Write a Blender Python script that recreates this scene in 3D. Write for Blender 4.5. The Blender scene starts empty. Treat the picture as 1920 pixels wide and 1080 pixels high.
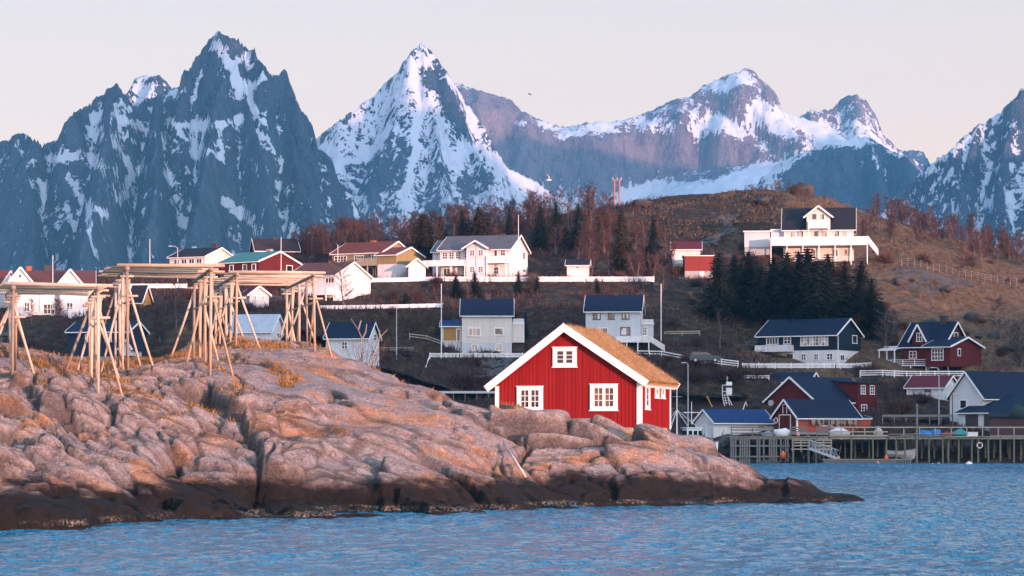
import bpy, math, random
import numpy as np
from mathutils import Vector, Matrix
R = random.Random(7)
sc = bpy.context.scene
COL = sc.collection
F, HY, CH = 5333.3, 823.0, 3.0          # focal length in photo pixels, horizon row, camera height

def W(px, py, D):
    return Vector(((px - 960) * D / F, D, CH + (HY - py) * D / F))
def zof(py, D): return CH + (HY - py) * D / F
def xof(px, D): return (px - 960) * D / F

# ------------------------------------------------------------------ mesh helper
class MB:
    def __init__(s): s.v = []; s.f = []
    def add(s, vs, fs):
        b = len(s.v); s.v += [tuple(v) for v in vs]; s.f += [tuple(b + i for i in f) for f in fs]; return s
    def box(s, x0, x1, y0, y1, z0, z1, M=None):
        vs = [Vector((x, y, z)) for z in (z0, z1) for y in (y0, y1) for x in (x0, x1)]
        if M is not None: vs = [M @ v for v in vs]
        return s.add(vs, [(0,2,3,1),(4,5,7,6),(0,1,5,4),(2,6,7,3),(0,4,6,2),(1,3,7,5)])
    def bar(s, p, q, w, h, up=(0,0,1)):
        p, q = Vector(p), Vector(q); d = q - p; L = d.length
        if L < 1e-6: return s
        d /= L; u = Vector(up); r = d.cross(u)
        if r.length < 1e-4: r = d.cross(Vector((0,1,0)))
        r.normalize(); u = r.cross(d)
        a, b = r * w / 2, u * h / 2
        return s.add([p-a-b, p+a-b, p+a+b, p-a+b, q-a-b, q+a-b, q+a+b, q-a+b],
                     [(0,1,2,3),(7,6,5,4),(0,4,5,1),(1,5,6,2),(2,6,7,3),(3,7,4,0)])
    def tube(s, pts, rad, n=6, cap=True):
        pts = [Vector(p) for p in pts]
        if not isinstance(rad, (list, tuple)): rad = [rad] * len(pts)
        rings = []
        for i, p in enumerate(pts):
            d = (pts[min(i+1, len(pts)-1)] - pts[max(i-1, 0)])
            d = d.normalized() if d.length > 1e-9 else Vector((0,0,1))
            a = d.orthogonal().normalized() if i == 0 else (a - d * a.dot(d)).normalized()
            b = d.cross(a)
            rings.append([p + (a * math.cos(2*math.pi*k/n) + b * math.sin(2*math.pi*k/n)) * rad[i] for k in range(n)])
        vs = [v for r in rings for v in r]; fs = []
        for i in range(len(pts) - 1):
            for k in range(n):
                fs.append((i*n+k, i*n+(k+1)%n, (i+1)*n+(k+1)%n, (i+1)*n+k))
        if cap: fs += [tuple(range(n-1, -1, -1)), tuple((len(pts)-1)*n + k for k in range(n))]
        return s.add(vs, fs)
    def prism(s, poly, y0, y1):                 # poly in (x, z), extruded along y
        n = len(poly)
        vs = [(x, y0, z) for x, z in poly] + [(x, y1, z) for x, z in poly]
        return s.add(vs, [tuple(range(n)), tuple(range(2*n-1, n-1, -1))] + [(i, n+i, n+(i+1)%n, (i+1)%n) for i in range(n)])
    def prismx(s, poly, x0, x1):                # poly in (y, z), extruded along x
        n = len(poly)
        vs = [(x0, y, z) for y, z in poly] + [(x1, y, z) for y, z in poly]
        return s.add(vs, [tuple(range(n-1, -1, -1)), tuple(range(n, 2*n))] + [(i, (i+1)%n, n+(i+1)%n, n+i) for i in range(n)])
    def ball(s, c, r, nu=10, nv=7, sq=(1,1,1)):
        vs = []; fs = []
        for i in range(nv + 1):
            t = math.pi * i / nv
            for k in range(nu):
                p = 2 * math.pi * k / nu
                vs.append((c[0] + r*sq[0]*math.sin(t)*math.cos(p), c[1] + r*sq[1]*math.sin(t)*math.sin(p), c[2] + r*sq[2]*math.cos(t)))
        for i in range(nv):
            for k in range(nu):
                fs.append((i*nu+k, (i+1)*nu+k, (i+1)*nu+(k+1)%nu, i*nu+(k+1)%nu))
        return s.add(vs, fs)
    def build(s, name, mat, parent=None, smooth=False):
        m = bpy.data.meshes.new(name); m.from_pydata(s.v, [], s.f); m.validate()
        if smooth: m.polygons.foreach_set('use_smooth', [True] * len(m.polygons))
        if mat: m.materials.append(mat)
        o = bpy.data.objects.new(name, m); COL.objects.link(o)
        if parent: o.parent = parent
        return o

def tag(o, label=None, cat=None, group=None, kind=None):
    if label: o['label'] = label
    if cat: o['category'] = cat
    if group: o['group'] = group
    if kind: o['kind'] = kind
    return o
def empty(name, loc, rz, label, cat, group=None):
    o = bpy.data.objects.new(name, None); COL.objects.link(o); o.empty_display_size = .5
    o.location = loc; o.rotation_euler = (0, 0, rz)
    return tag(o, label, cat, group)
def copy_tree(o, parent=None, kids=None):
    c = o.copy(); COL.objects.link(c); c.parent = parent
    for ch in o.children: copy_tree(ch, c)
    return c
def grid_mesh(name, X, Y, Z, mat, attrs=None, smooth=True):
    ny, nx = X.shape
    m = bpy.data.meshes.new(name)
    co = np.stack([X, Y, Z], -1).reshape(-1, 3).astype(np.float32)
    idx = np.arange(nx*ny).reshape(ny, nx)
    q = np.stack([idx[:-1,:-1], idx[:-1,1:], idx[1:,1:], idx[1:,:-1]], -1).reshape(-1, 4)
    m.vertices.add(len(co)); m.vertices.foreach_set('co', co.ravel())
    m.loops.add(q.size); m.loops.foreach_set('vertex_index', q.ravel().astype(np.int32))
    m.polygons.add(len(q)); m.polygons.foreach_set('loop_start', np.arange(0, q.size, 4, dtype=np.int32))
    m.update(calc_edges=True)
    if smooth: m.polygons.foreach_set('use_smooth', np.ones(len(q), dtype=bool))
    for k, a in (attrs or {}).items():
        at = m.attributes.new(k, 'FLOAT', 'POINT'); at.data.foreach_set('value', a.ravel().astype(np.float32))
    if mat: m.materials.append(mat)
    o = bpy.data.objects.new(name, m); COL.objects.link(o)
    return o

# ------------------------------------------------------------------ numpy noise
def _h(ix, iy, seed):
    h = (ix.astype(np.int64) * 374761393 + iy.astype(np.int64) * 668265263 + seed * 974634533) & 0xffffffff
    h = ((h ^ (h >> 13)) * 1274126177) & 0xffffffff
    h = ((h ^ (h >> 16)) * 2246822519) & 0xffffffff
    return ((h ^ (h >> 15)) & 0xffffff) / float(0xffffff)
def vn(x, y, seed=0):
    ix, iy = np.floor(x), np.floor(y); fx, fy = x - ix, y - iy
    u = fx*fx*fx*(fx*(fx*6-15)+10); v = fy*fy*fy*(fy*(fy*6-15)+10)
    a = _h(ix, iy, seed); b = _h(ix+1, iy, seed); c = _h(ix, iy+1, seed); d = _h(ix+1, iy+1, seed)
    return (a*(1-u)+b*u)*(1-v) + (c*(1-u)+d*u)*v
def fbm(x, y, o=5, seed=0, g=.5):
    s = 0; a = 1; t = 0
    for i in range(o):
        s = s + a * (vn(x, y, seed + i) * 2 - 1); t += a; a *= g
        x, y = x*1.87 + y*.57 + 11.3, y*1.87 - x*.57 + 7.7
    return s / t
def ridged(x, y, o=5, seed=0, g=.5):
    s = 0; a = 1; t = 0
    for i in range(o):
        s = s + a * (1 - np.abs(vn(x, y, seed + i) * 2 - 1) * 2); t += a; a *= g
        x, y = x*1.9 + y*.4 + 3.1, y*1.9 - x*.4 + 5.3
    return s / t
def voro(x, y, seed=0, jit=.9):
    ix, iy = np.floor(x), np.floor(y)
    f1 = np.full(x.shape, 1e9); f2 = np.full(x.shape, 1e9)
    cx = np.zeros(x.shape); cy = np.zeros(x.shape); dx = np.zeros(x.shape); dy = np.zeros(x.shape)
    for j in (-1, 0, 1):
        for i in (-1, 0, 1):
            gx, gy = ix + i, iy + j
            px = gx + .5 + (_h(gx, gy, seed) - .5) * jit; py = gy + .5 + (_h(gx, gy, seed + 51) - .5) * jit
            ex, ey = x - px, y - py; d = np.sqrt(ex*ex + ey*ey)
            n = d < f1
            f2 = np.where(n, f1, np.minimum(f2, d)); f1 = np.where(n, d, f1)
            cx = np.where(n, gx, cx); cy = np.where(n, gy, cy); dx = np.where(n, ex, dx); dy = np.where(n, ey, dy)
    return f1, f2, cx, cy, dx, dy
def sst(a, b, x):
    t = np.clip((x - a) / (b - a), 0, 1); return t*t*(3-2*t)
def tps(P, lam=0.0):
    P = np.array(P, float); n = len(P); xy = P[:, :2]; sc_ = 30.0
    def U(r2): return np.where(r2 > 1e-12, .5 * r2 * np.log(np.maximum(r2, 1e-12)), 0)
    q = xy / sc_
    K = U(((q[:, None] - q[None]) ** 2).sum(-1)) + lam * np.eye(n)
    A = np.zeros((n+3, n+3)); A[:n, :n] = K; A[:n, n] = 1; A[:n, n+1:] = q; A[n, :n] = 1; A[n+1:, :n] = q.T
    w = np.linalg.solve(A, np.concatenate([P[:, 2], [0, 0, 0]]))
    def f(X, Y):
        X = np.asarray(X, float) / sc_; Y = np.asarray(Y, float) / sc_
        Z = w[n] + w[n+1] * X + w[n+2] * Y
        for i in range(n): Z = Z + w[i] * U((X - q[i, 0])**2 + (Y - q[i, 1])**2)
        return Z
    return f

# ------------------------------------------------------------------ materials
class NT:
    def __init__(s, name):
        s.m = bpy.data.materials.new(name); s.m.use_nodes = True; s.t = s.m.node_tree
        s.b = s.t.nodes['Principled BSDF']
    def n(s, typ, props=None, **inp):
        nd = s.t.nodes.new('ShaderNode' + typ)
        for k, v in (props or {}).items(): setattr(nd, k, v)
        for k, v in inp.items():
            s.set(nd, k, v)
        return nd
    def set(s, nd, k, v):
        key = k.replace('_', ' ')
        if key.isdigit() or (k[0] == 'i' and k[1:].isdigit()): sock = nd.inputs[int(k.lstrip('i'))]
        else: sock = nd.inputs[key]
        if isinstance(v, bpy.types.NodeSocket): s.t.links.new(v, sock)
        elif isinstance(v, bpy.types.Node): s.t.links.new(v.outputs[0], sock)
        else: sock.default_value = (tuple(v) + (1,) if isinstance(v, tuple) and len(v) == 3 and sock.type == 'RGBA' else v)
    def math(s, op, a, b=0.0, clamp=False, c=None):
        nd = s.n('Math', {'operation': op, 'use_clamp': clamp}, i0=a, i1=b)
        if c is not None: s.set(nd, 'i2', c)
        return nd.outputs[0]
    def mix(s, f, a, b, bt='MIX'):
        nd = s.n('Mix', {'data_type': 'RGBA', 'blend_type': bt}, i0=f, i6=a, i7=b); return nd.outputs[2]
    def ramp(s, f, *st):
        nd = s.n('ValToRGB', Fac=f); e = nd.color_ramp.elements
        while len(e) < len(st): e.new(.5)
        for i, (p, c) in enumerate(st):
            e[i].position = p
            if not isinstance(c, tuple): c = (c, c, c)
            e[i].color = c + (1,) if len(c) == 3 else c
        return nd.outputs[0]
    def rng(s, f, a, b, c=0., d=1.):
        return s.n('MapRange', {'clamp': True, 'interpolation_type': 'SMOOTHSTEP'}, i0=f, i1=a, i2=b, i3=c, i4=d).outputs[0]
    def noise(s, vec, scale, detail=4., rough=.55, dist=0.):
        return s.n('TexNoise', Vector=vec, Scale=scale, Detail=detail, Roughness=rough, Distortion=dist).outputs[0]
    def coord(s, k='Object'): return s.n('TexCoord').outputs[k]
    def pos(s): return s.n('NewGeometry').outputs['Position']
    def mapv(s, vec, scale=(1,1,1), rot=(0,0,0)):
        nd = s.n('Mapping', Vector=vec); nd.inputs['Scale'].default_value = scale; nd.inputs['Rotation'].default_value = rot; return nd.outputs[0]
    def sep(s, vec):
        nd = s.n('SeparateXYZ', Vector=vec); return nd.outputs
    def attr(s, k): return s.n('Attribute', {'attribute_name': k}).outputs['Fac']
    def out(s, col=None, rough=None, bump=None, dist=.1, strength=1., spec=None, **kw):
        if col is not None: s.set(s.b, 'Base_Color', col)
        if rough is not None: s.set(s.b, 'Roughness', rough)
        if spec is not None: s.b.inputs['Specular IOR Level'].default_value = spec
        if bump is not None:
            bn = s.n('Bump', Height=bump); bn.inputs['Distance'].default_value = dist; bn.inputs['Strength'].default_value = strength
            s.t.links.new(bn.outputs[0], s.b.inputs['Normal'])
        for k, v in kw.items(): s.set(s.b, k, v)
        return s.m

def mul(c, k): return tuple(x * k for x in c)
_simple = {}
def simple(name, col, rough=.75, var=.25, scale=1.5, bump=.0, spec=.3, dirt=None):
    k = (name, col)
    if k in _simple: return _simple[k]
    t = NT(name); v = t.coord()
    n = t.noise(v, scale, 5.)
    c = t.mix(n, mul(col, 1 - var), mul(col, 1 + var))
    if dirt:
        d = t.rng(t.noise(t.mapv(v, (1, 1, .35)), scale * .6, 6., .65), .5, .72)
        c = t.mix(t.math('MULTIPLY', d, .6), c, dirt)
    m = t.out(c, rough, n if bump else None, .02, bump or 1, spec)
    _simple[k] = m; return m
def siding(name, col, w=.16, horiz=False, gap=.55, rough=.6, dirt=None, var=.06):
    """painted boards: thin dark joints every w metres, slight tone change board to board, weathering"""
    t = NT(name); v = t.coord(); x, y, z = t.sep(v)
    s = z if horiz else t.math('ADD', x, y)
    q = t.math('DIVIDE', s, w)
    fr = t.math('FRACT', q); fl = t.math('FLOOR', q)
    j = t.rng(t.math('ABSOLUTE', t.math('SUBTRACT', fr, .5)), .40, .47)
    bn = t.n('TexWhiteNoise', {'noise_dimensions': '1D'}, W=fl).outputs[0]
    c = t.mix(bn, mul(col, 1 - var), mul(col, 1 + var))
    n = t.noise(t.mapv(v, (1, 1, .25) if not horiz else (.3, .3, 1)), 1.3, 6., .6)
    c = t.mix(t.rng(n, .35, .8, 0, .35), c, dirt or mul(col, .72))
    c = t.mix(t.math('MULTIPLY', j, gap), c, mul(col, .35))
    return t.out(c, rough, t.math('SUBTRACT', 1.0, j), .015, 1, .12)
def roofing(name, col, rows=.35, cols=.3, rough=.55, moss=None, metal=False, spec=.4):
    t = NT(name); v = t.coord(); x, y, z = t.sep(v)
    a = t.math('FRACT', t.math('DIVIDE', z, rows * .55)); b = t.math('FRACT', t.math('DIVIDE', t.math('ADD', x, y), cols))
    ja = t.rng(a, .75, 1.) ; jb = t.rng(t.math('ABSOLUTE', t.math('SUBTRACT', b, .5)), .36, .48)
    j = jb if metal else t.math('MAXIMUM', ja, jb)
    n = t.noise(v, .7, 6., .65); n2 = t.noise(v, 5., 3.)
    c = t.mix(n2, mul(col, .75), mul(col, 1.25))
    c = t.mix(t.rng(n, .45, .7, 0, .5), c, moss or mul(col, .6))
    c = t.mix(t.math('MULTIPLY', j, .5), c, mul(col, .4))
    return t.out(c, rough, t.math('SUBTRACT', 1., j), .03, 1, spec)

def glass(name, col=(.012, .015, .02), curtain=None):
    t = NT(name)
    if curtain:
        v = t.coord(); n = t.noise(t.mapv(v, (1, 1, .3)), 1.2, 3.)
        c = t.mix(t.rng(n, .45, .55), col, curtain)
    else: c = col
    return t.out(c, .06, spec=.6)
M = {}
M['pane'] = glass('window_glass')
M['pane_c'] = glass('curtained_glass', (.05, .045, .045), (.42, .33, .26))
M['pane_b'] = glass('pale_curtain_glass', (.3, .25, .2), (.45, .36, .28))
M['pane_w'] = glass('white_curtain_glass', (.08, .08, .09), (.5, .48, .45))
M['white'] = simple('white_paint', (.74, .73, .72), .55, .06, 2.)
M['trim'] = simple('white_trim_paint', (.78, .76, .74), .5, .06, 3., dirt=(.5, .46, .42))
M['grey_wood'] = simple('weathered_grey_wood', (.17, .155, .135), .85, .35, 3., .4)
M['pale_wood'] = simple('weathered_pale_wood', (.34, .29, .22), .85, .3, 3., .4)
M['dark_wood'] = simple('dark_stained_wood', (.06, .05, .045), .8, .3, 3.)
M['concrete'] = simple('foundation_concrete', (.3, .3, .3), .9, .2, 1.5, .5, dirt=(.16, .16, .16))
M['metal'] = simple('galvanised_metal', (.42, .43, .45), .45, .1, 2.)
M['brick'] = simple('chimney_brick', (.28, .09, .06), .9, .25, 5., .5)
M['dark_brick'] = simple('dark_chimney_render', (.05, .045, .045), .9, .25, 5., .5)
HAZE = 6e-5
# ================================================================== SETTING
SUN_SX, SUN_EL = .8, math.radians(3.6)      # sun low behind the camera, to its right
# ---------------------------------------------------------------- far mountains
def mountain_mat(name, rock1, rock2, snow=(.53, .575, .645)):
    t = NT(name); P = t.pos(); a = t.attr('snow'); st = t.attr('streak')
    n1 = t.noise(t.mapv(P, (.03, .03, .008)), 1., 7., .65)
    n2 = t.noise(t.mapv(P, (.006, .006, .0025)), 1., 6., .6)
    n3 = t.noise(t.mapv(P, (.11, .11, .06)), 1., 5., .65)
    rock = t.mix(n1, rock1, rock2)
    rock = t.mix(t.rng(n2, .4, .68, 0, .6), rock, mul(rock1, .75))
    n4 = t.noise(t.mapv(P, (.055, .055, .016), (0, .3, 0)), 1., 7., .72)
    n5 = t.noise(t.mapv(P, (.26, .26, .16)), 1., 3., .6)
    k = t.math('ADD', a, t.math('MULTIPLY', t.math('SUBTRACT', n3, .5), 1.5))
    k = t.math('ADD', k, t.math('MULTIPLY', t.math('SUBTRACT', n4, .5), 1.6))
    k = t.math('ADD', k, t.math('MULTIPLY', t.math('SUBTRACT', n5, .5), .9))
    m = t.rng(k, .48, .53)
    rock = t.mix(t.rng(n4, .42, .66, 0, .8), rock, mul(rock1, .55))
    rock = t.mix(t.rng(n5, .5, .72, 0, .5), rock, mul(rock2, 1.25))
    c = t.mix(m, rock, t.mix(n3, mul(snow, .88), snow))
    h = t.math('ADD', t.math('MULTIPLY', n1, .5), t.math('ADD', t.math('MULTIPLY', n3, .25), t.math('MULTIPLY', n4, .5)))
    return t.out(c, .9, t.math('ADD', t.math('MULTIPLY', h, t.math('SUBTRACT', 1.0, t.math('MULTIPLY', m, .6))), 0.), 22., 1., .1)
def seg_d(px, py, pl):
    d = np.full(px.shape, 1e9)
    for (x0, y0), (x1, y1) in zip(pl[:-1], pl[1:]):
        vx, vy = x1-x0, y1-y0; L = vx*vx + vy*vy + 1e-9
        t = np.clip(((px-x0)*vx + (py-y0)*vy) / L, 0, 1)
        d = np.minimum(d, np.hypot(px - x0 - t*vx, py - y0 - t*vy))
    return d
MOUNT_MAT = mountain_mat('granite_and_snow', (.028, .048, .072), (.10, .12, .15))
FAR_MAT = mountain_mat('glow_tinted_granite_and_snow', (.10, .088, .105), (.25, .195, .21))  # lighter rock for the far ridges, alpenglow pink put into its colour
def mountain(label, ridge, D, spurs, prof, px0, px1, front, back, step, seed, feats, base=0., amp=26., ax=2.2, slope_w=.5, hgt=0., mat=None, crag=1., cavw=.22, fbw=.34):
    x0, x1 = xof(px0, D), xof(px1, D)
    X, Y = np.meshgrid(np.arange(x0, x1, step), np.arange(D - front, D + back, step * 1.15))
    wx = X + 14 * fbm(X/120, Y/120, 4, seed); wy = Y + 30 * fbm(X/140, Y/140, 4, seed + 9)
    H = np.full(X.shape, -50.); pd, pz = zip(*prof)
    rl = [[(xof(a, D), D + 22 * math.sin(i * 1.7 + seed), zof(b, D)) for i, (a, b) in enumerate(ridge)]]
    rl[0] = [(x / D * y, y, CH + (z - CH) / D * y) for x, y, z in rl[0]]
    for s in spurs: rl.append([tuple(W(*q)) for q in s])
    for pl in rl:
        for (ax0, ay0, az0), (bx, by, bz) in zip(pl[:-1], pl[1:]):
            vx, vy = (bx-ax0)*ax, by-ay0; L = vx*vx + vy*vy + 1e-9
            t = np.clip(((wx-ax0)*ax*vx + (wy-ay0)*vy) / L, 0, 1)
            d = np.hypot((wx-ax0)*ax - t*vx, wy - ay0 - t*vy)
            H = np.maximum(H, az0 + t*(bz-az0) - np.interp(d, pd, pz))
    # gullies and crags
    u = X + 12 * fbm(X/60, Y/60, 4, seed + 3)
    g = ridged(u/95 + Y/400, Y/170, 6, seed + 20, .58)
    c = fbm(u/42, Y/55, 6, seed + 31, .62); rb = ridged(u/24 + H/160, H/75, 5, seed + 35, .6)
    H = H + amp * (.34 * g + .5 * c * crag + .20 * rb * crag) - amp * .1
    # ledges across the walls
    lp = (H + 16 * fbm(X/70, Y/70, 4, seed + 40) + .12 * X) / 34; lf = lp - np.floor(lp)
    H = H + (sst(.55, .95, lf) - lf) * 34 * .28 * crag * sst(-.2, .4, fbm(X/120, Y/90, 3, seed + 41))
    H = H + 3.4 * ridged(X/12, Y/15, 4, seed + 44, .6)
    gy, gx = np.gradient(H, step * 1.15, step)
    nz = 1 / np.sqrt(1 + gx*gx + gy*gy)
    k = np.ones((5,)) / 5
    lap = H.copy()
    for _ in range(2):
        lap = np.apply_along_axis(lambda m: np.convolve(m, k, 'same'), 0, lap); lap = np.apply_along_axis(lambda m: np.convolve(m, k, 'same'), 1, lap)
    cav = np.clip((lap - H) / 8., -1, 1)
    PX = 960 + X / Y * F; PY = HY - (H - CH) / Y * F
    qx = PX + 9 * fbm(PX/26, PY/26, 4, seed + 60); qy = PY + 9 * fbm(PX/26, PY/26, 4, seed + 70)
    S = base + .12 + slope_w * (nz - .5) * 1.3 + cavw * cav + fbw * fbm(PX/15 + PY/60, PY/20, 4, seed + 80, .6) + hgt * sst(420, 120, PY)
    for f in feats:
        pl, r, w = f
        d = seg_d(qx, qy, pl)
        S = S + w * np.exp(-(d / r) ** 2 * .9)
    o = grid_mesh('mountain', X, Y, H, mat or MOUNT_MAT, {'snow': np.clip(S, -1, 2)}, True)
    return tag(o, kind='structure')
mountain('l', [(-420,380),(-200,320),(-80,268),(0,250),(30,248),(62,258),(80,270),(98,264),(120,232),(150,205),(175,182),(205,167),(232,167),(262,195),(300,172),
    (338,152),(350,125),(370,105),(400,80),(440,75),(455,86),(470,97),(487,106),(502,125),(520,140),(540,138),(555,165),(565,190),(580,215),(590,240),(600,262),(622,300),(652,350),(682,400),(725,445),(800,520)],
    3600, [[(440,75,3600),(425,140,3540),(402,220,3490),(385,300,3420),(360,400,3340)], [(540,138,3620),(532,220,3560),(560,330,3490),(600,440,3410)],
    [(205,167,3560),(200,260,3450),(180,360,3340),(150,450,3250)], [(30,250,3560),(60,360,3420),(60,460,3340)], [(300,172,3590),(292,260,3470),(282,360,3390)], [(455,86,3600),(480,220,3520),(500,330,3430),(520,440,3350)]],
    [(0,0),(40,70),(120,215),(260,400),(500,640),(900,900)], -260, 800, 430, 130, 2.7, 3,
    [([(178,222),(215,216),(255,232)],9,.62), ([(168,245),(200,262)],7,.6), ([(205,250),(255,265)],4,.6), ([(213,265),(235,300),(245,325),(232,375)],7,.6),
     ([(103,296),(150,288)],10,.6), ([(132,330),(145,360),(165,385),(198,405)],7,.65), ([(170,405),(166,440),(180,475)],6,.65), ([(170,300),(213,318)],8,.6),
     ([(275,360),(300,365)],4,.6), ([(25,278),(35,270)],6,.5), ([(20,310),(25,330)],5,.5), ([(75,340),(85,365)],6,.5),
     ([(398,88),(415,92),(430,125),(445,160),(455,180)],8,.65), ([(385,120),(368,160),(355,190)],4,.6), ([(340,238),(385,232),(430,228),(452,225)],7,.75),
     ([(322,225),(350,262),(385,275),(415,300)],4,.6), ([(360,288),(378,292)],8,.6), ([(412,265),(418,300)],5,.6), ([(440,118),(462,105)],8,.6),
     ([(450,150),(470,175),(478,208),(500,258),(525,295)],5,.55), ([(495,150),(465,168)],4,.6), ([(420,375),(455,400),(483,437)],9,.7), ([(462,400),(495,408)],4,.6),
     ([(540,425),(585,440)],6,.5), ([(520,350),(545,350)],4,.5), ([(562,190),(572,205)],5,.5), ([(650,350),(675,405)],5,.5), ([(300,180),(325,175),(345,170)],5,.5),
     ([(240,300),(250,330)],6,.4),([(310,330),(330,345)],5,.45),([(60,300),(70,320)],5,.4),([(280,245),(310,252)],5,.5),([(230,190),(250,205)],5,.5),([(470,300),(485,330)],4,.4),([(330,415),(350,420)],4,.5),([(210,360),(225,372)],5,.4),
     ([(375,150),(400,190),(420,205)],24,-.4), ([(530,170),(560,260),(590,340)],26,-.3), ([(430,300),(450,350)],20,-.3)], base=.21, slope_w=.55)
mountain('lb', [(150,330),(220,200),(238,172),(255,150),(272,139),(287,137),(312,152),(340,190),(380,300)], 3950, [], [(0,0),(100,130),(400,500)], 120, 420, 220, 60, 5, 8,
    [([(262,160),(278,180),(285,195)],14,.5)], base=.33, amp=16)
mountain('p', [(480,420),(540,330),(580,272),(600,250),(640,215),(680,190),(720,160),(755,125),(775,95),(793,80),(808,95),(835,130),(850,155),(880,200),(905,235),(930,282),(952,312),(1000,342),(1050,372),(1120,400),(1250,450)],
    4500, [[(793,80,4500),(800,160,4440),(818,260,4350),(845,380,4230),(860,460,4150)], [(793,80,4500),(760,160,4450),(735,240,4390),(700,340,4300),(690,430,4200)], [(850,155,4500),(880,260,4410),(930,370,4300)]],
    [(0,0),(60,80),(250,300),(600,640),(1000,900)], 470, 1300, 430, 110, 3.3, 17,
    [([(735,150),(680,200),(620,262)],24,.17), ([(765,150),(705,235),(655,280)],22,.2), ([(640,308),(680,300),(705,275),(730,240)],6,.5),
     ([(772,120),(780,150),(783,190),(783,240),(776,300),(764,345),(758,420)],6,.9), ([(797,180),(825,240),(850,280),(860,310)],15,.35), ([(785,95),(800,125)],9,.3),
     ([(835,140),(870,200),(895,250),(925,300)],8,.4), ([(868,275),(888,280)],8,.5), ([(900,390),(960,350),(1000,372)],28,.3), ([(935,305),(985,338),(1020,362),(1065,388)],12,.7),
     ([(818,150),(842,190),(862,235)],15,-.35), ([(700,350),(735,310)],20,-.25), ([(660,330),(640,370)],18,-.2), ([(860,340),(880,400)],20,-.15),([(620,290),(650,330),(680,380)],9,.3),([(600,270),(640,310)],10,.3),([(805,250),(830,330),(850,390)],12,.15)], base=.315, slope_w=.25, amp=13, crag=.6, cavw=.08, fbw=.17)
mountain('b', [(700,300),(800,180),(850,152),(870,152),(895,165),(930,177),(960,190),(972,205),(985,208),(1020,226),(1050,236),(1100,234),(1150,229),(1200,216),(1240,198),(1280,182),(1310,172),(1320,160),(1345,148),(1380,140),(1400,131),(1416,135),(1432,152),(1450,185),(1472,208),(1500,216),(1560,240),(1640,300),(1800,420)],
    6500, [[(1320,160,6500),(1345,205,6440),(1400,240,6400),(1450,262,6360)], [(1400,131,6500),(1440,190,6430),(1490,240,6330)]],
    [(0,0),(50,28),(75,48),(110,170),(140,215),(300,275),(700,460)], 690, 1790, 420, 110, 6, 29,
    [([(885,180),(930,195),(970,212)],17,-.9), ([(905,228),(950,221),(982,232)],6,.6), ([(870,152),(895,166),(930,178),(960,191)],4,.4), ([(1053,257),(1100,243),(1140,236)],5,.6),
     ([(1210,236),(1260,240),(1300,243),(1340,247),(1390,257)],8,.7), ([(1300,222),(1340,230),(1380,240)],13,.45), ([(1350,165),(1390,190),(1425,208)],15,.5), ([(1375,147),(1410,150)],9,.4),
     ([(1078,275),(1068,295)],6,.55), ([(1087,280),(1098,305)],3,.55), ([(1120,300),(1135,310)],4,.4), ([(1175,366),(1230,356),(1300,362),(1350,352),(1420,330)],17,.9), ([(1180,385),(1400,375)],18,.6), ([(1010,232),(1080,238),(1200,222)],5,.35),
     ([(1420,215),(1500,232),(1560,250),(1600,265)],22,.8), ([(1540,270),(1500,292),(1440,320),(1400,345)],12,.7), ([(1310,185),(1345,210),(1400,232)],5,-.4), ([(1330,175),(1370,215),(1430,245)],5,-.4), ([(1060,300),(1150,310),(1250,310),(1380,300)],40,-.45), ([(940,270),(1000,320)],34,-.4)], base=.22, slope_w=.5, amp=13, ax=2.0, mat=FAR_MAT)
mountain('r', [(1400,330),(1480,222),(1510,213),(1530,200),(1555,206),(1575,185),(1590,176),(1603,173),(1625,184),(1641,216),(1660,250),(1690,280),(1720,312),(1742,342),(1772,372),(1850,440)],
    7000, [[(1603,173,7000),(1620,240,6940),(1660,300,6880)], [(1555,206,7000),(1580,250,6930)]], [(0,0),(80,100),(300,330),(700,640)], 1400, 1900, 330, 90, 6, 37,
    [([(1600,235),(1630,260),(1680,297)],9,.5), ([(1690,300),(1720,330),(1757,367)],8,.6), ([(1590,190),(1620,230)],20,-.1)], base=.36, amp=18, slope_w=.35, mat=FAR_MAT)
mountain('u', [(1250,480),(1330,400),(1400,352),(1450,318),(1500,290),(1560,268),(1620,258),(1652,270),(1690,292),(1722,325),(1752,372),(1825,442),(1950,560)],
    5600, [[(1620,258,5600),(1640,300,5540),(1660,400,5450)], [(1560,268,5600),(1560,330,5540),(1540,420,5440)], [(1690,292,5600),(1720,400,5480),(1760,470,5400)]],
    [(0,0),(25,16),(60,110),(110,215),(300,430),(700,700)], 1240, 2000, 380, 110, 4.6, 47,
    [([(1470,300),(1450,340),(1440,370)],17,.6), ([(1500,280),(1560,268),(1620,262)],9,.7), ([(1400,362),(1330,405)],12,.8), ([(1637,285),(1645,325)],4,.6), ([(1705,345),(1740,385),(1795,432)],8,.45),
     ([(1560,320),(1600,360),(1640,400)],34,-.4), ([(1520,350),(1560,400)],26,-.3), ([(1680,330),(1700,390)],16,-.2)], base=.16, amp=18, slope_w=.5)
mountain('rb', [(1640,360),(1680,285),(1692,281),(1728,283),(1735,300),(1770,380)], 7600, [], [(0,0),(60,90),(300,400)], 1630, 1800, 200, 60, 7, 53, [], base=.3, amp=8)
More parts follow.
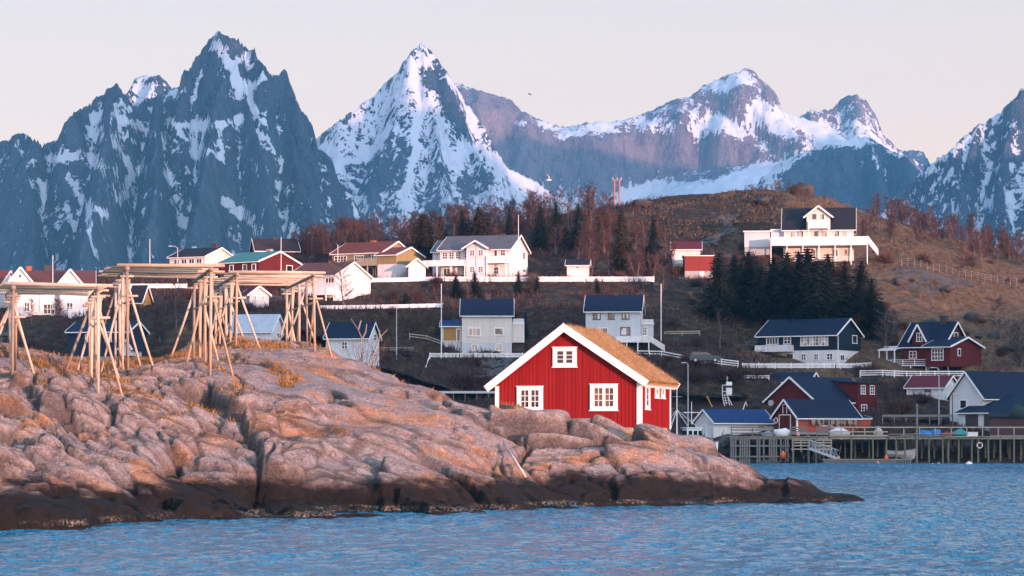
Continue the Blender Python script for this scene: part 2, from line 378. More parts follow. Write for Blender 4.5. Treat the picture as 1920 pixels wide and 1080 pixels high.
mountain('rr', [(1560,480),(1640,405),(1700,342),(1735,306),(1780,275),(1820,240),(1860,205),(1888,181),(1905,171),(1925,172),(1980,215),(2060,300),(2300,420)],
    4200, [[(1905,171,4200),(1890,260,4130),(1880,360,4050),(1900,460,3960)], [(1820,240,4200),(1800,340,4120),(1790,440,4030)], [(1925,172,4200),(1960,300,4080),(1980,440,3960)]],
    [(0,0),(60,90),(250,330),(600,680)], 1540, 2150, 430, 110, 4., 61,
    [([(1720,330),(1780,287),(1850,232),(1890,196)],8,.4), ([(1770,330),(1790,350)],6,.4), ([(1870,300),(1880,340),(1885,380)],4,.45), ([(1840,370),(1870,400),(1890,430)],6,.4), ([(1790,390),(1800,410)],5,.35), ([(1900,200),(1915,230)],9,-.2)], base=.27, amp=17, slope_w=.45)
# unseen range, added and shaped to keep low sun off the lower walls
TE = math.tan(SUN_EL) * math.sqrt(1 + SUN_SX ** 2); TR_ = 2200.
def caster(px, py, D, T=TR_):           # crest point whose shadow edge falls at this spot
    x = xof(px, D); return (x + SUN_SX * D, (x + SUN_SX * T, D - T, zof(py, D) + T * TE - SHD))
SHD = 42.
CR = sorted([caster(-260,60,3600), caster(-100,60,3600), caster(300,30,3600), caster(600,60,3600), caster(690,170,4500), caster(790,165,4500), caster(880,225,4500), caster(1000,320,4500),
  caster(1735,250,4200, 1250), caster(1880,262,4200, 1250), caster(1925,300,4200,1250), caster(900,225,6500), caster(1000,250,6500), caster(1130,278,6500), caster(1250,303,6500), caster(1340,288,6500), caster(1400,262,6500), caster(1490,226,6500), caster(1600,300,7000), caster(1770,372,7000)])
def shading_range():
    n = 260; ts = np.linspace(0, len(CR) - 1, n); w = np.linspace(-1, 1, 33)
    P = np.array([c[1] for c in CR]); pts = np.stack([np.interp(ts, np.arange(len(CR)), P[:, i]) for i in range(3)], -1)
    n0 = np.array([1., .8]) / 1.28; n0 = np.array([.8, -1.]) / 1.28     # slopes fall away along the light
    X = pts[:, 0][:, None] + n0[0] * w[None] * 420; Y = pts[:, 1][:, None] + n0[1] * w[None] * 420
    k = 1 - np.abs(w)[None]
    Z = pts[:, 2][:, None] * k ** .9 + 26 * fbm(X/90, Y/90, 5, 71) * np.minimum(1, 4 * (1 - k)) - 3
    tag(grid_mesh('mountain', X, Y, Z, MOUNT_MAT, {'snow': Z * 0 + .42}), kind='structure')
shading_range()
# ---------------------------------------------------------------- sea
def sea():
    t = NT('sea_water'); P = t.pos()
    a = t.noise(t.mapv(P, (1.0, .6, 1)), 2.2, 3., .55)
    b = t.noise(t.mapv(P, (1.0, .6, 1), (0, 0, .25)), 5.0, 3., .6)
    c = t.noise(t.mapv(P, (.12, .05, 1)), 1., 3.)
    h = t.math('ADD', t.math('MULTIPLY', a, 1.0), t.math('MULTIPLY', b, .42))
    h = t.math('MULTIPLY', h, t.rng(c, .3, .7, .75, 1.15))
    t.out((.014, .15, .245), .10, h, .75, 1., .34, IOR=1.333)
    xs = np.concatenate([[-3000, -1200, -500, -200, -90, -50], np.arange(-30, 84, .24), [110, 180, 400, 1200, 3000, 5500]])
    ys = np.concatenate([[-1500, -500, -100, 0, 25, 42], np.arange(52, 350, .30), [360, 420, 600, 1000, 2500, 5000, 8500]])
    X, Y = np.meshgrid(xs, ys)
    a = .26
    u, v = X * math.cos(a) + Y * math.sin(a), -X * math.sin(a) + Y * math.cos(a)
    wu = u + .6 * fbm(X/2.2, Y/3, 3, 601)
    h = .042 * fbm(wu/1.1, v/.8, 3, 611) + .034 * fbm(u/.5, v/.5, 2, 621) + .03 * fbm(X/5, Y/3.2, 2, 631)
    gust = .55 + .45 * sst(-.35, .35, fbm(X/16, Y/40, 3, 641))
    m = sst(-30, -27, X) * sst(84, 80, X) * sst(50, 54, Y) * sst(350, 340, Y)
    o = grid_mesh('sea', X, Y, h * gust * m * WAVE, t.m)
    return tag(o, kind='structure')
WAVE = 2.3
sea()
# ---------------------------------------------------------------- rock island
IC = [(-160,1010,88),(-120,930,94),(-120,860,102),(-120,760,110),(-120,700,118),(-120,655,132),
 (0,1000,90.4),(0,925,96),(0,880,100),(0,800,107),(0,740,112),(0,705,119),(0,672,130),
 (200,985,98.8),(200,930,103),(200,870,107.5),(200,800,113),(200,745,117),(200,710,121),(210,676,130),
 (400,975,105.3),(400,920,109),(400,850,114.5),(400,780,120),(400,725,126),(400,688,130),(390,672,140),
 (500,973,107),(500,850,116),(500,740,126),(500,668,146),(600,970,108.8),(600,915,112),(600,850,117),(600,780,123),(600,730,130),(600,690,139),(598,643,152),(560,650,160),(480,665,160),
 (700,968,110),(700,915,114),(700,850,119),(700,780,125),(700,730,132),(700,690,145),(690,672,152),(800,968,110),(800,900,116),(800,840,121),(800,788,128),(800,757,137),(870,765,140),
 (930,960,116.8),(930,900,121),(930,840,126),(930,800,131),(930,782,137),(1060,953,123),(1060,900,126),(1060,840,129),(1060,800,132),(1050,770,135),
 (1200,950,126),(1200,890,129),(1200,840,132),(1200,806,136),(1300,948,128),(1300,900,130),(1300,860,132),(1300,832,137),
 (1400,945,131),(1400,908,132.5),(1400,880,134),(1395,866,138),(1450,945,131),(1450,905,133),(1450,884,137),(1500,944,131),(1500,912,133.5),(1500,900,137),(1550,944,131.5),(1550,922,134),(1550,911,137),(1610,940,134),(1612,930,138),(1640,941,134),(1650,937,139)]
IP = [tuple(W(*q)) for q in IC]
for (px, D) in ((-160,76),(0,79),(200,88),(400,96),(600,100),(800,101),(930,108),(1060,114),(1200,118),(1400,122),(1600,123),(1750,126),(1750,140)): IP.append((xof(px, D), D, -2.2))
for (px, D, z) in ((-160,150,6.5),(0,150,6),(200,150,6.2),(330,160,6.8),(-160,180,-2),(0,185,-2),(200,190,-2),(400,195,-2),(600,200,-2),(800,185,-2),(720,165,4),(800,160,3),
    (930,150,3.3),(1060,150,2.6),(1200,150,2.0),(1300,150,.5),(1400,147,-.5),(1500,145,-.8),(950,170,-1),(1100,168,-2),(1250,166,-2),(1400,160,-2.5),(1600,152,-2.5),(1700,150,-2.5)): IP.append((xof(px, D), D, z))
_ib = tps(IP, .02)
DX_, DY_ = .09, .105
IX = np.arange(-31, 22, DX_); IY = np.arange(84, 184, DY_)
X, Y = np.meshgrid(IX, IY)
B = np.zeros(X.shape)
cx, cy = np.meshgrid(np.arange(-31, 23, 1.), np.arange(84, 193, 1.)); cz = _ib(cx, cy)
def bil(G, gx0, gy0, st, x, y):
    u = np.clip((x - gx0) / st, 0, G.shape[1] - 1.001); v = np.clip((y - gy0) / st, 0, G.shape[0] - 1.001)
    i, j = np.floor(u).astype(int), np.floor(v).astype(int); a, b = u - i, v - j
    return (G[j,i]*(1-a)+G[j,i+1]*a)*(1-b) + (G[j+1,i]*(1-a)+G[j+1,i+1]*a)*b
B = bil(cz, -31, 84, 1., X, Y)
wx = X + 1.9 * fbm(X/7, Y/7, 2, 101) + .10 * fbm(X/1.2, Y/1.2, 3, 102); wy = Y + 2.4 * fbm(X/8, Y/8, 2, 111) + .10 * fbm(X/1.2, Y/1.2, 3, 112)
# bedding ledges
ph = 2.2 * fbm(X/13, Y/13, 3, 121) + .05 * X
S = 1.05; q = (B + ph) / S; fl = np.floor(q); fr = q - fl
ter = (fl + sst(.5, .95, fr) * .8 + fr * .2) * S - ph
ledge = sst(.5, .62, fr) * sst(1., .9, fr)
H = B + (ter - B) * .66 * sst(-.3, .6, B)
def plates(wx, wy, sx, sy, seed, hr, tilt, dome, crack, cw):
    f1, f2, cx, cy, dx, dy = voro(wx / sx, wy / sy, seed)
    e = (f2 - f1) * .5 * min(sx, sy)
    r1, r2, r3 = _h(cx, cy, seed + 5) - .5, _h(cx, cy, seed + 6) - .5, _h(cx, cy, seed + 7) - .5
    return hr * 2 * r1 + tilt * 2 * (r2 * dx * sx + (r3 - .12) * dy * sy) - dome * f1 * f1 - .06 * (1 - sst(0, .45, e)), crack * (1 - sst(cw * .3, cw, e)) * (.35 + 1.3 * (r1 + .5)), e, r1
smooth = sst(-.06, .12, fbm(X/9, Y/12, 3, 131))       # some whalebacks stay unbroken
mound = np.exp(-(((X + 9.5) / 4.5) ** 2 + ((Y - 146) / 9) ** 2))
mound = np.maximum(mound, .85 * np.exp(-(((X + 5.) / 3.6) ** 2 + ((Y - 127.5) / 5.5) ** 2)))
smooth = np.maximum(smooth, mound)
h1, k1, e1, id1 = plates(wx + .35 * wy, wy - .22 * wx, 7.5, 6.5, 141, .26, .15, .30, .5, .13)
h2, k2, e2, id2 = plates(wx - .30 * wy, wy - .12 * wx, 3.4, 2.3, 151, .20, .20, .10, .34, .10)
h3, k3, e3, id3 = plates(wx + .2 * wy, wy - .2 * wx, 1.25, .85, 161, .10, .26, .03, .18, .08)
fine = sst(-.05, .25, fbm(X/7 + 3, Y/9, 3, 171))
low = sst(2.0, 1.0, B)
brk = np.maximum((1 - smooth) * fine, low * .9); sm2 = smooth * (1 - low)
on = sst(-1.2, .3, B) * (.25 + .75 * sst(13.5, 9.5, X))
H = H + (h1 * (1 - .8 * mound) + h2 * (1 - .88 * sm2) + h3 * brk) * on
H = H + .10 * fbm(X/1.6, Y/1.9, 4, 181, .5)
for _ in range(2):
    H[1:-1] = .25 * H[:-2] + .5 * H[1:-1] + .25 * H[2:]; H[:, 1:-1] = .25 * H[:, :-2] + .5 * H[:, 1:-1] + .25 * H[:, 2:]
H = H - (k1 * (1 - .7 * mound) + k2 * (1 - .9 * sm2) + k3 * brk) * on * sst(-.35, .1, fbm(X/2.5, Y/2.5, 3, 185))
H = H + .03 * fbm(X/.45, Y/.45, 3, 195, .6)
# level ground under the boathouse
_rs = math.radians(14); _rc = W(1201, 801, 141.); _dx, _dy = X - _rc.x, Y - _rc.y
_u = _dx * math.cos(_rs) - _dy * math.sin(_rs) + 3.7; _v = _dx * math.sin(_rs) + _dy * math.cos(_rs) - 4.15
pad = sst(.9, .1, np.maximum(np.abs(_u) - 3.7, np.abs(_v) - 4.15)) * 1.
H = H * (1 - pad) + np.minimum(H, 3.2) * pad
side = sst(.2, 1.2, _u - 3.7) * sst(4.5, -2, np.abs(_v + 1)) * sst(5., 3., _u - 3.7)
H = H - side * np.maximum(H - 2.75, 0) * .9
crk = np.maximum(np.maximum(1 - sst(.04, .2, e1), (1 - sst(.03, .14, e2)) * (1 - .9 * sm2)), (1 - sst(.02, .1, e3)) * brk * .8)
gyy, gxx = np.gradient(H, DY_, DX_)
nz = 1 / np.sqrt(1 + gxx**2 + gyy**2)
grassy = sst(.05, .4, fbm(X/3.2, Y/4.2, 4, 201) + .55 * sst(.3, -.2, np.minimum(e1 - .5, 9)) * .5 + .25 * sst(4.6, 6.4, B) - .13 + .3 * crk) * sst(3.4, 4.8, B) * sst(.72, .9, nz) * (1 - mound) * (1 - sst(-10.5, -9., X) * sst(-1.5, -3.5, X) * sst(146, 141, Y))
IH = H
ITER_MATS = None
def island_mat():
    t = NT('pink_granite'); P = t.pos(); x, y, z = t.sep(P); pid = t.attr('plate'); ck = t.attr('crack'); gr = t.attr('turf')
    n0 = t.noise(t.mapv(P, (.35, .35, .6)), 1., 6., .6); n1 = t.noise(P, 1.7, 8., .65); n2 = t.noise(P, 9., 6., .7); n3 = t.noise(t.mapv(P, (.25, .25, .4)), 1., 5., .6, .4)
    n4 = t.noise(t.mapv(P, (1, 1, 1.6)), 22., 4., .75); n5 = t.noise(t.mapv(P, (.9, .5, 2.2), (0, .25, .3)), 1.4, 7., .7, .5)
    c = t.ramp(n1, (.3, (.13, .105, .092)), (.5, (.255, .208, .182)), (.7, (.38, .32, .28)))
    c = t.mix(t.rng(pid, .1, .9, 0, .55), c, (.25, .19, .18))
    c = t.mix(t.rng(n3, .49, .60, 0, .8), c, (.36, .165, .06))           # rusty orange stain
    c = t.mix(t.rng(n0, .50, .66, 0, .7), c, (.20, .185, .19))           # grey lichen
    c = t.mix(t.rng(n5, .52, .62, 0, .6), c, (.11, .08, .072))           # dark seep streaks
    c = t.mix(t.rng(n2, .53, .63, 0, .6), c, (.47, .42, .38))           # pale lichen specks
    c = t.mix(t.rng(n2, .46, .36, 0, .6), c, (.08, .062, .056))
    c = t.mix(t.rng(n4, .56, .68, 0, .4), c, (.48, .42, .37)); c = t.mix(t.rng(n4, .45, .34, 0, .4), c, (.07, .055, .05))
    c = t.mix(t.math('MULTIPLY', ck, .75), c, (.035, .028, .025))
    tn = t.noise(P, 3., 5., .7)
    turf = t.mix(tn, (.10, .05, .018), (.30, .17, .06))
    c = t.mix(t.rng(t.math('ADD', gr, t.math('MULTIPLY', t.math('SUBTRACT', tn, .5), .6)), .4, .6), c, turf)
    zt = t.math('ADD', z, t.math('MULTIPLY', t.math('SUBTRACT', t.noise(t.mapv(P, (.28, .28, .7)), 1., 6., .65), .5), 3.2))
    wet = t.rng(zt, 1.75, .95)
    c = t.mix(t.math('MULTIPLY', wet, .985), c, t.mix(n1, (.0035, .005, .006), (.022, .019, .016)))   # black tidal growth
    zb = t.math('ADD', z, t.math('MULTIPLY', t.math('SUBTRACT', n1, .5), .35))
    bar = t.math('MULTIPLY', t.math('MULTIPLY', t.rng(zb, .06, .12), t.rng(zb, .34, .22)), t.math('MULTIPLY', t.rng(n2, .46, .6), t.rng(n0, .44, .6)))
    c = t.mix(t.math('MULTIPLY', bar, .7), c, (.26, .235, .18))           # barnacles
    hb = t.math('ADD', t.math('ADD', t.math('MULTIPLY', n1, .5), t.math('MULTIPLY', n5, .35)), t.math('ADD', t.math('MULTIPLY', n2, .3), t.math('MULTIPLY', n4, .09)))
    return t.out(c, t.rng(wet, 0, 1, .9, .7), hb, .30, 1., .06)
_d = grid_mesh('terrain', X, Y, H, island_mat(), {'plate': id1 + .5 + .3 * id2, 'crack': np.clip(crk, 0, 1) * (1 - .6 * mound), 'turf': grassy}, True)
tag(_d, kind='structure')
def ih(x, y):
    u = (x - IX[0]) / DX_; v = (y - IY[0]) / DY_
    return float(IH[int(np.clip(round(v), 0, len(IY) - 1)), int(np.clip(round(u), 0, len(IX) - 1))])
# ---------------------------------------------------------------- village hillside
VC = [(px, 960, D) for px, D in ()]
VP = []
for D, z, pxs in ((338, -3, (-300, 0, 300, 600, 900, 1150, 1350, 1550, 1750, 1950, 2250)), (350, -1.2, (-300, 100, 600, 1000, 1300, 1500, 1700, 1900, 2200)), (357, .4, (-300, 0, 600, 1000, 1300, 1500, 1700, 1900, 2200))):
    for px in pxs: VP.append((xof(px, D), D, z))
for q in [(-300,660,370),(-100,700,366),(100,680,366),(300,652,370),(500,645,370),(660,715,368),(800,748,371),(950,752,371),(1150,765,370),(1270,826,366),(1330,829,364),(1420,829,364),(1350,812,378),(1500,808,368),(1700,812,368),(1900,812,368),(1830,806,374),(1900,806,374),(1640,792,374),(1630,786,384),(2200,800,370),
 (-200,610,385),(0,600,385),(150,594,385),(265,592,385),(480,582,388),(600,620,385),(700,668,385),(870,732,380),(1100,737,380),(1280,738,382),(1400,738,382),(1550,800,378),(1700,758,385),(1850,760,385),(2200,750,385),
 (480,577,396),(620,585,402),(740,640,400),(900,665,402),(1000,664,402),(1160,646,402),(1300,662,400),(1500,693,402),(1600,692,402),(1750,698,402),(1860,699,402),(2200,690,402),
 (660,573,416),(800,600,416),(940,590,418),(1100,582,418),(1250,590,416),(1400,620,418),(1550,612,418),(1700,622,418),(1850,640,418),(2150,650,418),
 (480,527,432),(100,560,420),(300,540,430),(900,529,434),(1150,536,434),(1290,540,434),(1480,560,434),(1700,560,434),(1850,585,434),(2150,620,434),
 (350,512,446),(690,522,448),(900,521,448),(1080,518,448),(1200,520,448),(1300,519,450),(1480,528,450),(1700,508,450),(1900,542,450),
 (200,516,462),(520,497,462),(700,492,462),(900,492,462),(1100,472,466),(1290,490,464),(1420,470,464),(1550,490,464),(1650,472,466),(1800,488,466),(2000,530,466),
 (-200,540,490),(200,518,490),(400,505,490),(600,480,490),(800,458,490),(1000,432,490),(1180,402,492),(1290,391,492),(1400,386,492),(1500,380,492),(1600,420,490),(1750,452,490),(1900,490,490),(2150,530,490),
 (-200,545,520),(200,525,520),(450,500,520),(600,476,520),(800,455,520),(900,440,520),(1000,420,520),(1100,402,520),(1180,388,520),(1300,377,520),(1400,373,520),(1500,364,516),(1600,405,520),(1700,435,520),(1800,455,520),(1900,476,520),(2150,520,520)]: VP.append(tuple(W(*q)))
for px in (-300, 100, 500, 900, 1300, 1500, 1800, 2200):
    VP.append((xof(px, 580), 580, zof(560, 580) - 6)); VP.append((xof(px, 680), 680, 4))
_vb = tps(VP, .06)
gx = np.arange(-112, 122, 2.); gy = np.arange(332, 690, 2.)
CX, CY = np.meshgrid(gx, gy); CZ = _vb(CX, CY)
VX = np.arange(-110, 118, .5); VY = np.concatenate([np.arange(334, 530, .55), np.arange(530, 680, 3.)])
X, Y = np.meshgrid(VX, VY)
B = bil(CZ, -112, 332, 2., X, Y)
FL = []          # house pads, filled in by the village list: (x, y, z, radius)
rockm = sst(.18, .42, fbm(X/17, Y/17, 4, 301))
def vill_noise(X, Y):
    return .55 * fbm(X/6, Y/6, 5, 311) + .22 * fbm(X/1.5, Y/1.5, 4, 321) + 1.2 * sst(.2, .5, fbm(X/13, Y/13, 3, 301)) * ridged(X/7, Y/7, 4, 331) * .6
VH = B + vill_noise(X, Y)
for ln in (
    [(835, 529, 433), (1226, 529, 435)],
    [(696, 530, 434), (760, 529, 434), (832, 527, 433)],
    [(595, 581, 408), (690, 580, 408), (830, 577, 410)],
    [(806, 671, 397), (980, 671, 397)],
    [(1392, 691, 397.5), (1607, 691, 397.5), (1634, 689, 400)],
    [(1613, 707, 395), (1655, 706, 395), (1700, 708, 396), (1806, 708, 397)],
    [(1196, 668, 398), (1240, 669, 397), (1282, 677, 396)],
    [(1246, 630, 410), (1312, 628, 410)],
    [(1322, 682, 392), (1384, 690, 392)],
    [(1386, 712, 388), (1442, 712, 388)],
    [(768, 636, 402), (800, 640, 402), (828, 650, 401)],
    [(711, 660, 392), (774, 660, 392)],
    [(128, 598, 384), (190, 596, 384)],
    [(238, 541, 420), (350, 541, 420)],
    [(795, 706, 390), (806, 672, 396)],
    ):                                       # level ground under the fences
    Q = [W(*q) for q in ln]
    for A_, B_ in zip(Q[:-1], Q[1:]):
        vx, vy = B_.x - A_.x, B_.y - A_.y; tt = np.clip(((X - A_.x) * vx + (Y - A_.y) * vy) / (vx*vx + vy*vy), 0, 1)
        ex, ey = X - A_.x - tt*vx, Y - A_.y - tt*vy; d_ = np.hypot(ex, np.where(ey > 0, ey * .8, ey * 1.6)); wt = sst(3.2, .9, d_)
        VH = VH * (1 - wt) + (A_.z + tt * (B_.z - A_.z) - .03 + .06 * fbm(X, Y, 2, 9)) * wt
def vh(x, y):
    i = int(np.clip(np.searchsorted(VX, x), 0, len(VX) - 1)); j = int(np.clip(np.searchsorted(VY, y), 0, len(VY) - 1))
    return float(VH[j, i])
def vill_mat():
    t = NT('heath_hillside'); P = t.pos(); rk = t.attr('rock'); dr = t.attr('dry')
    n0 = t.noise(P, .09, 6., .6); n1 = t.noise(P, .9, 7., .7); n2 = t.noise(P, 3.2, 5., .7)
    heath = t.ramp(n1, (.3, (.010, .009, .008)), (.5, (.036, .026, .019)), (.72, (.10, .068, .042)))
    dry = t.ramp(n1, (.28, (.036, .025, .016)), (.5, (.115, .072, .043)), (.75, (.20, .132, .078)))
    c = t.mix(t.rng(t.math('ADD', dr, t.math('MULTIPLY', t.math('SUBTRACT', n0, .5), .9)), .42, .62), heath, dry)
    c = t.mix(t.rng(n2, .55, .75, 0, .5), c, (.03, .025, .018))
    rock = t.mix(n1, (.04, .04, .042), (.13, .122, .118))
    c = t.mix(t.rng(t.math('ADD', t.math('MULTIPLY', rk, .8), t.math('MULTIPLY', t.math('SUBTRACT', n1, .5), 2.2)), .62, .8), c, rock)
    return t.out(c, .95, t.math('ADD', n1, t.math('MULTIPLY', n2, .5)), .45, .9, .1)
PXv = 960 + X / Y * F
dryv = .05 + .75 * sst(28, 60, X) * sst(385, 405, Y) + .35 * sst(0, .4, fbm(X/9, Y/9, 3, 341)) + .35 * np.exp(-((X - 10) / 14) ** 2 - ((Y - 455) / 10) ** 2)
_v = grid_mesh('hillside', X, Y, VH, vill_mat(), {'rock': rockm * sst(.05, .3, fbm(X/13, Y/13, 3, 301)) + sst(360, 352, Y), 'dry': dryv}, True)
tag(_v, kind='structure')
# low unseen hill to the right, added to shade harbour and lower houses
pg, yg = np.meshgrid(np.arange(150, 620, 5.), np.linspace(-70, 70, 30))
YH = 60.
HZ = np.interp(pg, [150, 178, 215, 260, 420, 520, 620], [0, 14, 42, 50, 53, 54, 30]) * (1 - (yg / 70) ** 2) ** .8
HX = pg - SUN_SX * YH; HYY = YH + yg
HZ = HZ + 2.2 * fbm(HX/14, HYY/14, 4, 401) - 1
tag(grid_mesh('hill', HX, HYY, HZ, bpy.data.materials['heath_hillside'], {'rock': HZ*0, 'dry': HZ*0+.4}), kind='structure')

def haze(dens, col):
    m = bpy.data.materials.new('sea_air'); m.use_nodes = True; t = m.node_tree
    for n in list(t.nodes):
        if n.type == 'BSDF_PRINCIPLED': t.nodes.remove(n)
    v = t.nodes.new('ShaderNodeVolumePrincipled'); v.inputs['Color'].default_value = col + (1,); v.inputs['Density'].default_value = dens; v.inputs['Anisotropy'].default_value = 0.
    t.links.new(v.outputs[0], t.nodes['Material Output'].inputs['Volume'])
    mb = MB(); mb.box(-3100, 5600, -1600, 8600, -60, 1000)
    tag(mb.build('haze', m), kind='stuff')
if HAZE: haze(HAZE, (.16, .60, 1.0))
# ================================================================== HOUSES
WALL = {k: siding(n, c, w, h) for k, n, c, w, h in (
 ('white', 'white_boards', (.66, .655, .65), .16, False), ('whiteh', 'white_clapboard', (.68, .675, .67), .17, True), ('cream', 'cream_boards', (.66, .61, .55), .16, False),
 ('pale', 'pale_grey_boards', (.54, .555, .575), .16, False), ('red', 'faded_red_boards', (.20, .034, .026), .16, False), ('dred', 'dark_red_boards', (.10, .014, .014), .15, False),
 ('blue', 'blue_black_boards', (.012, .022, .036), .16, False), ('navy', 'navy_boards', (.016, .03, .055), .16, False), ('ochre', 'ochre_boards', (.36, .21, .07), .16, False),
 ('olive', 'olive_boards', (.27, .22, .10), .16, False), ('brown', 'purple_brown_boards', (.085, .045, .045), .2, False), ('redh', 'coral_red_clapboard', (.36, .075, .045), .16, True))}
ROOF = {'navy': roofing('blue_black_roof', (.008, .016, .036), .35, .3, .7, metal=True, spec=.12), 'blue': roofing('steel_blue_roof', (.010, .036, .115), .3, .25, .6, metal=True, spec=.15),
 'dark': roofing('dark_tile_roof', (.022, .022, .028), spec=.12, rough=.8), 'red': roofing('red_tile_roof', (.17, .045, .03), spec=.12, rough=.8), 'maroon': roofing('maroon_roof', (.12, .022, .03), spec=.12, rough=.8),
 'brown': roofing('red_brown_tile_roof', (.13, .055, .045), spec=.12, rough=.8), 'slate': roofing('weathered_slate_roof', (.10, .085, .085), .4, .4, .6, moss=(.03, .03, .04)), 'green': roofing('green_metal_roof', (.01, .13, .085), .3, .3, .4, metal=True),
 'grey': roofing('pale_metal_roof', (.42, .44, .47), .3, .3, .4, metal=True), 'bark': roofing('dark_brown_roof', (.045, .03, .027), spec=.12, rough=.8)}

HS = []
class House:
    def __init__(h, name, label, f, side, base, D, w=8., cat='house', group=None, th=None, sgn=None):
        h.s = F / D; h.D = D; h.base = base; h.f = f
        h.sgn = sgn or (1 if side is None or side > f[1] else -1)
        dpx = 0 if side is None else (side - f[1] if h.sgn > 0 else f[0] - side)
        h.th = math.asin(min(.95, dpx / (h.s * w))) if th is None else th
        h.side = side; h.w = w; h.L = (f[1] - f[0]) / (h.s * math.cos(h.th))
        cpx = f[1] if h.sgn > 0 else f[0]
        Wc = W(cpx, base, D); phi = math.atan2(Wc.x, D)
        rz = -(h.sgn * h.th + phi)
        c = Vector((h.sgn * h.L / 2, -w / 2, 0)); c.rotate(Matrix.Rotation(rz, 3, 'Z'))
        h.o = empty(name, Wc - c, rz, label, cat, group); HS.append((h.o.location.x, h.o.location.y, max(h.L, h.w) * .62 + 1.2))
    def u(h, px): return -h.L/2 + (px - h.f[0]) / (h.f[1] - h.f[0]) * h.L
    def z(h, py): return (h.base - py) / h.s
    def v(h, px):                     # along the visible side wall
        if h.sgn > 0: return -h.w/2 + (px - h.f[1]) / (h.side - h.f[1]) * h.w
        return -h.w/2 + (h.f[0] - px) / (h.f[0] - h.side) * h.w
    def face(h, face, a, z, out=0.):  # matrix: x right, y up, z outwards
        if face == 'front': o, r, n = Vector((a, -h.w/2 - out, z)), Vector((1,0,0)), Vector((0,-1,0))
        elif face == 'right': o, r, n = Vector((h.L/2 + out, a, z)), Vector((0,1,0)), Vector((1,0,0))
        else: o, r, n = Vector((-h.L/2 - out, a, z)), Vector((0,-1,0)), Vector((-1,0,0))
        m = Matrix((r, Vector((0,0,1)), n)).transposed().to_4x4(); m.translation = o; return m
    def body(h, wall, roof, eave, ridge, dirn='x', x0=None, x1=None, y0=None, y1=None, z0=0., ov=.35, t=.16, off=.0, names=('wall', 'roof'), trim='trim', parent=None, fnd=2.5, low=None, over=None, shed=None):
        x0 = -h.L/2 if x0 is None else x0; x1 = h.L/2 if x1 is None else x1; y0 = -h.w/2 if y0 is None else y0; y1 = h.w/2 if y1 is None else y1
        ze, zr = eave, ridge; P = parent or h.o
        a0, a1 = (y0, y1) if dirn == 'x' else (x0, x1); am = (a0 + a1) / 2 + off
        b0, b1 = (x0, x1) if dirn == 'x' else (y0, y1)
        zs = z0
        if low:
            zs = low[0]; q = MB(); q.box(x0 + .02, x1 - .02, y0 + .02, y1 - .02, z0, zs); q.build(low[2] if len(low) > 2 else 'lower_wall', WALL.get(low[1]) or M[low[1]], P)
        poly = [(a0, zs), (a1, zs), (a1, ze), (am, zr), (a0, ze)] if not shed else [(a0, zs), (a1, zs), (a1, zr if shed > 0 else ze), (a0, ze if shed > 0 else zr)]
        q = MB(); (q.prismx if dirn == 'x' else q.prism)(poly, b0, b1); wo = q.build(names[0], WALL.get(wall) or M[wall], P)
        g = .03; q = MB()
        if not shed:
            s0, s1 = (zr - ze) / (am - a0), (zr - ze) / (a1 - am)
            pl = [(a0 - ov, ze - ov*s0 + g), (am, zr + g), (a1 + ov, ze - ov*s1 + g), (a1 + ov, ze - ov*s1 + g + t), (am, zr + g + t*1.25), (a0 - ov, ze - ov*s0 + g + t)]
        else:
            s0 = (zr - ze) / (a1 - a0) * shed; l, r = (ze, zr) if shed > 0 else (zr, ze)
            pl = [(a0 - ov, l - ov*s0 + g), (a1 + ov, r + ov*s0 + g), (a1 + ov, r + ov*s0 + g + t), (a0 - ov, l - ov*s0 + g + t)]
        go = ov * .8
        (q.prismx if dirn == 'x' else q.prism)(pl, b0 - go, b1 + go); ro = q.build(names[1], ROOF[roof] if roof in ROOF else M[roof], wo if names[1] == 'roof' and parent else P)
        if trim:
            q = MB()
            for b in (b0 - go - .025, b1 + go + .025):
                ps = [pl[0], pl[1], pl[2]] if not shed else [pl[0], pl[1]]
                for A, B in zip(ps[:-1], ps[1:]):
                    A3, B3 = ((b, A[0], A[1] + t*.45), (b, B[0], B[1] + t*.45)) if dirn == 'x' else ((A[0], b, A[1] + t*.45), (B[0], b, B[1] + t*.45))
                    q.bar(A3, B3, .05, .24)
            for A in (pl[0], pl[2] if not shed else pl[1]):
                q.bar(*(((b0 - go, A[0], A[1] + .02), (b1 + go, A[0], A[1] + .02)) if dirn == 'x' else ((A[0], b0 - go, A[1] + .02), (A[0], b1 + go, A[1] + .02))), .09, .13)
            q.build('trim', M[trim], P)
        if fnd:
            q = MB(); q.box(x0 + .05, x1 - .05, y0 + .05, y1 - .05, z0 - fnd, z0 - .002); q.build('foundation', M['concrete'], P)
        return h
    def win(h, face, px0, py0, px1, py1, nx=2, ny=2, pane='pane', frame='trim', out=0., b=.10, sill=True, name='window'):
        if face == 'front': a0, a1 = h.u(px0), h.u(px1)
        else: a0, a1 = sorted((h.v(px0), h.v(px1)))
        h.winm(face, (a0 + a1) / 2, a1 - a0, h.z(py1), h.z(py0), nx, ny, pane, frame, out, b, sill, name)
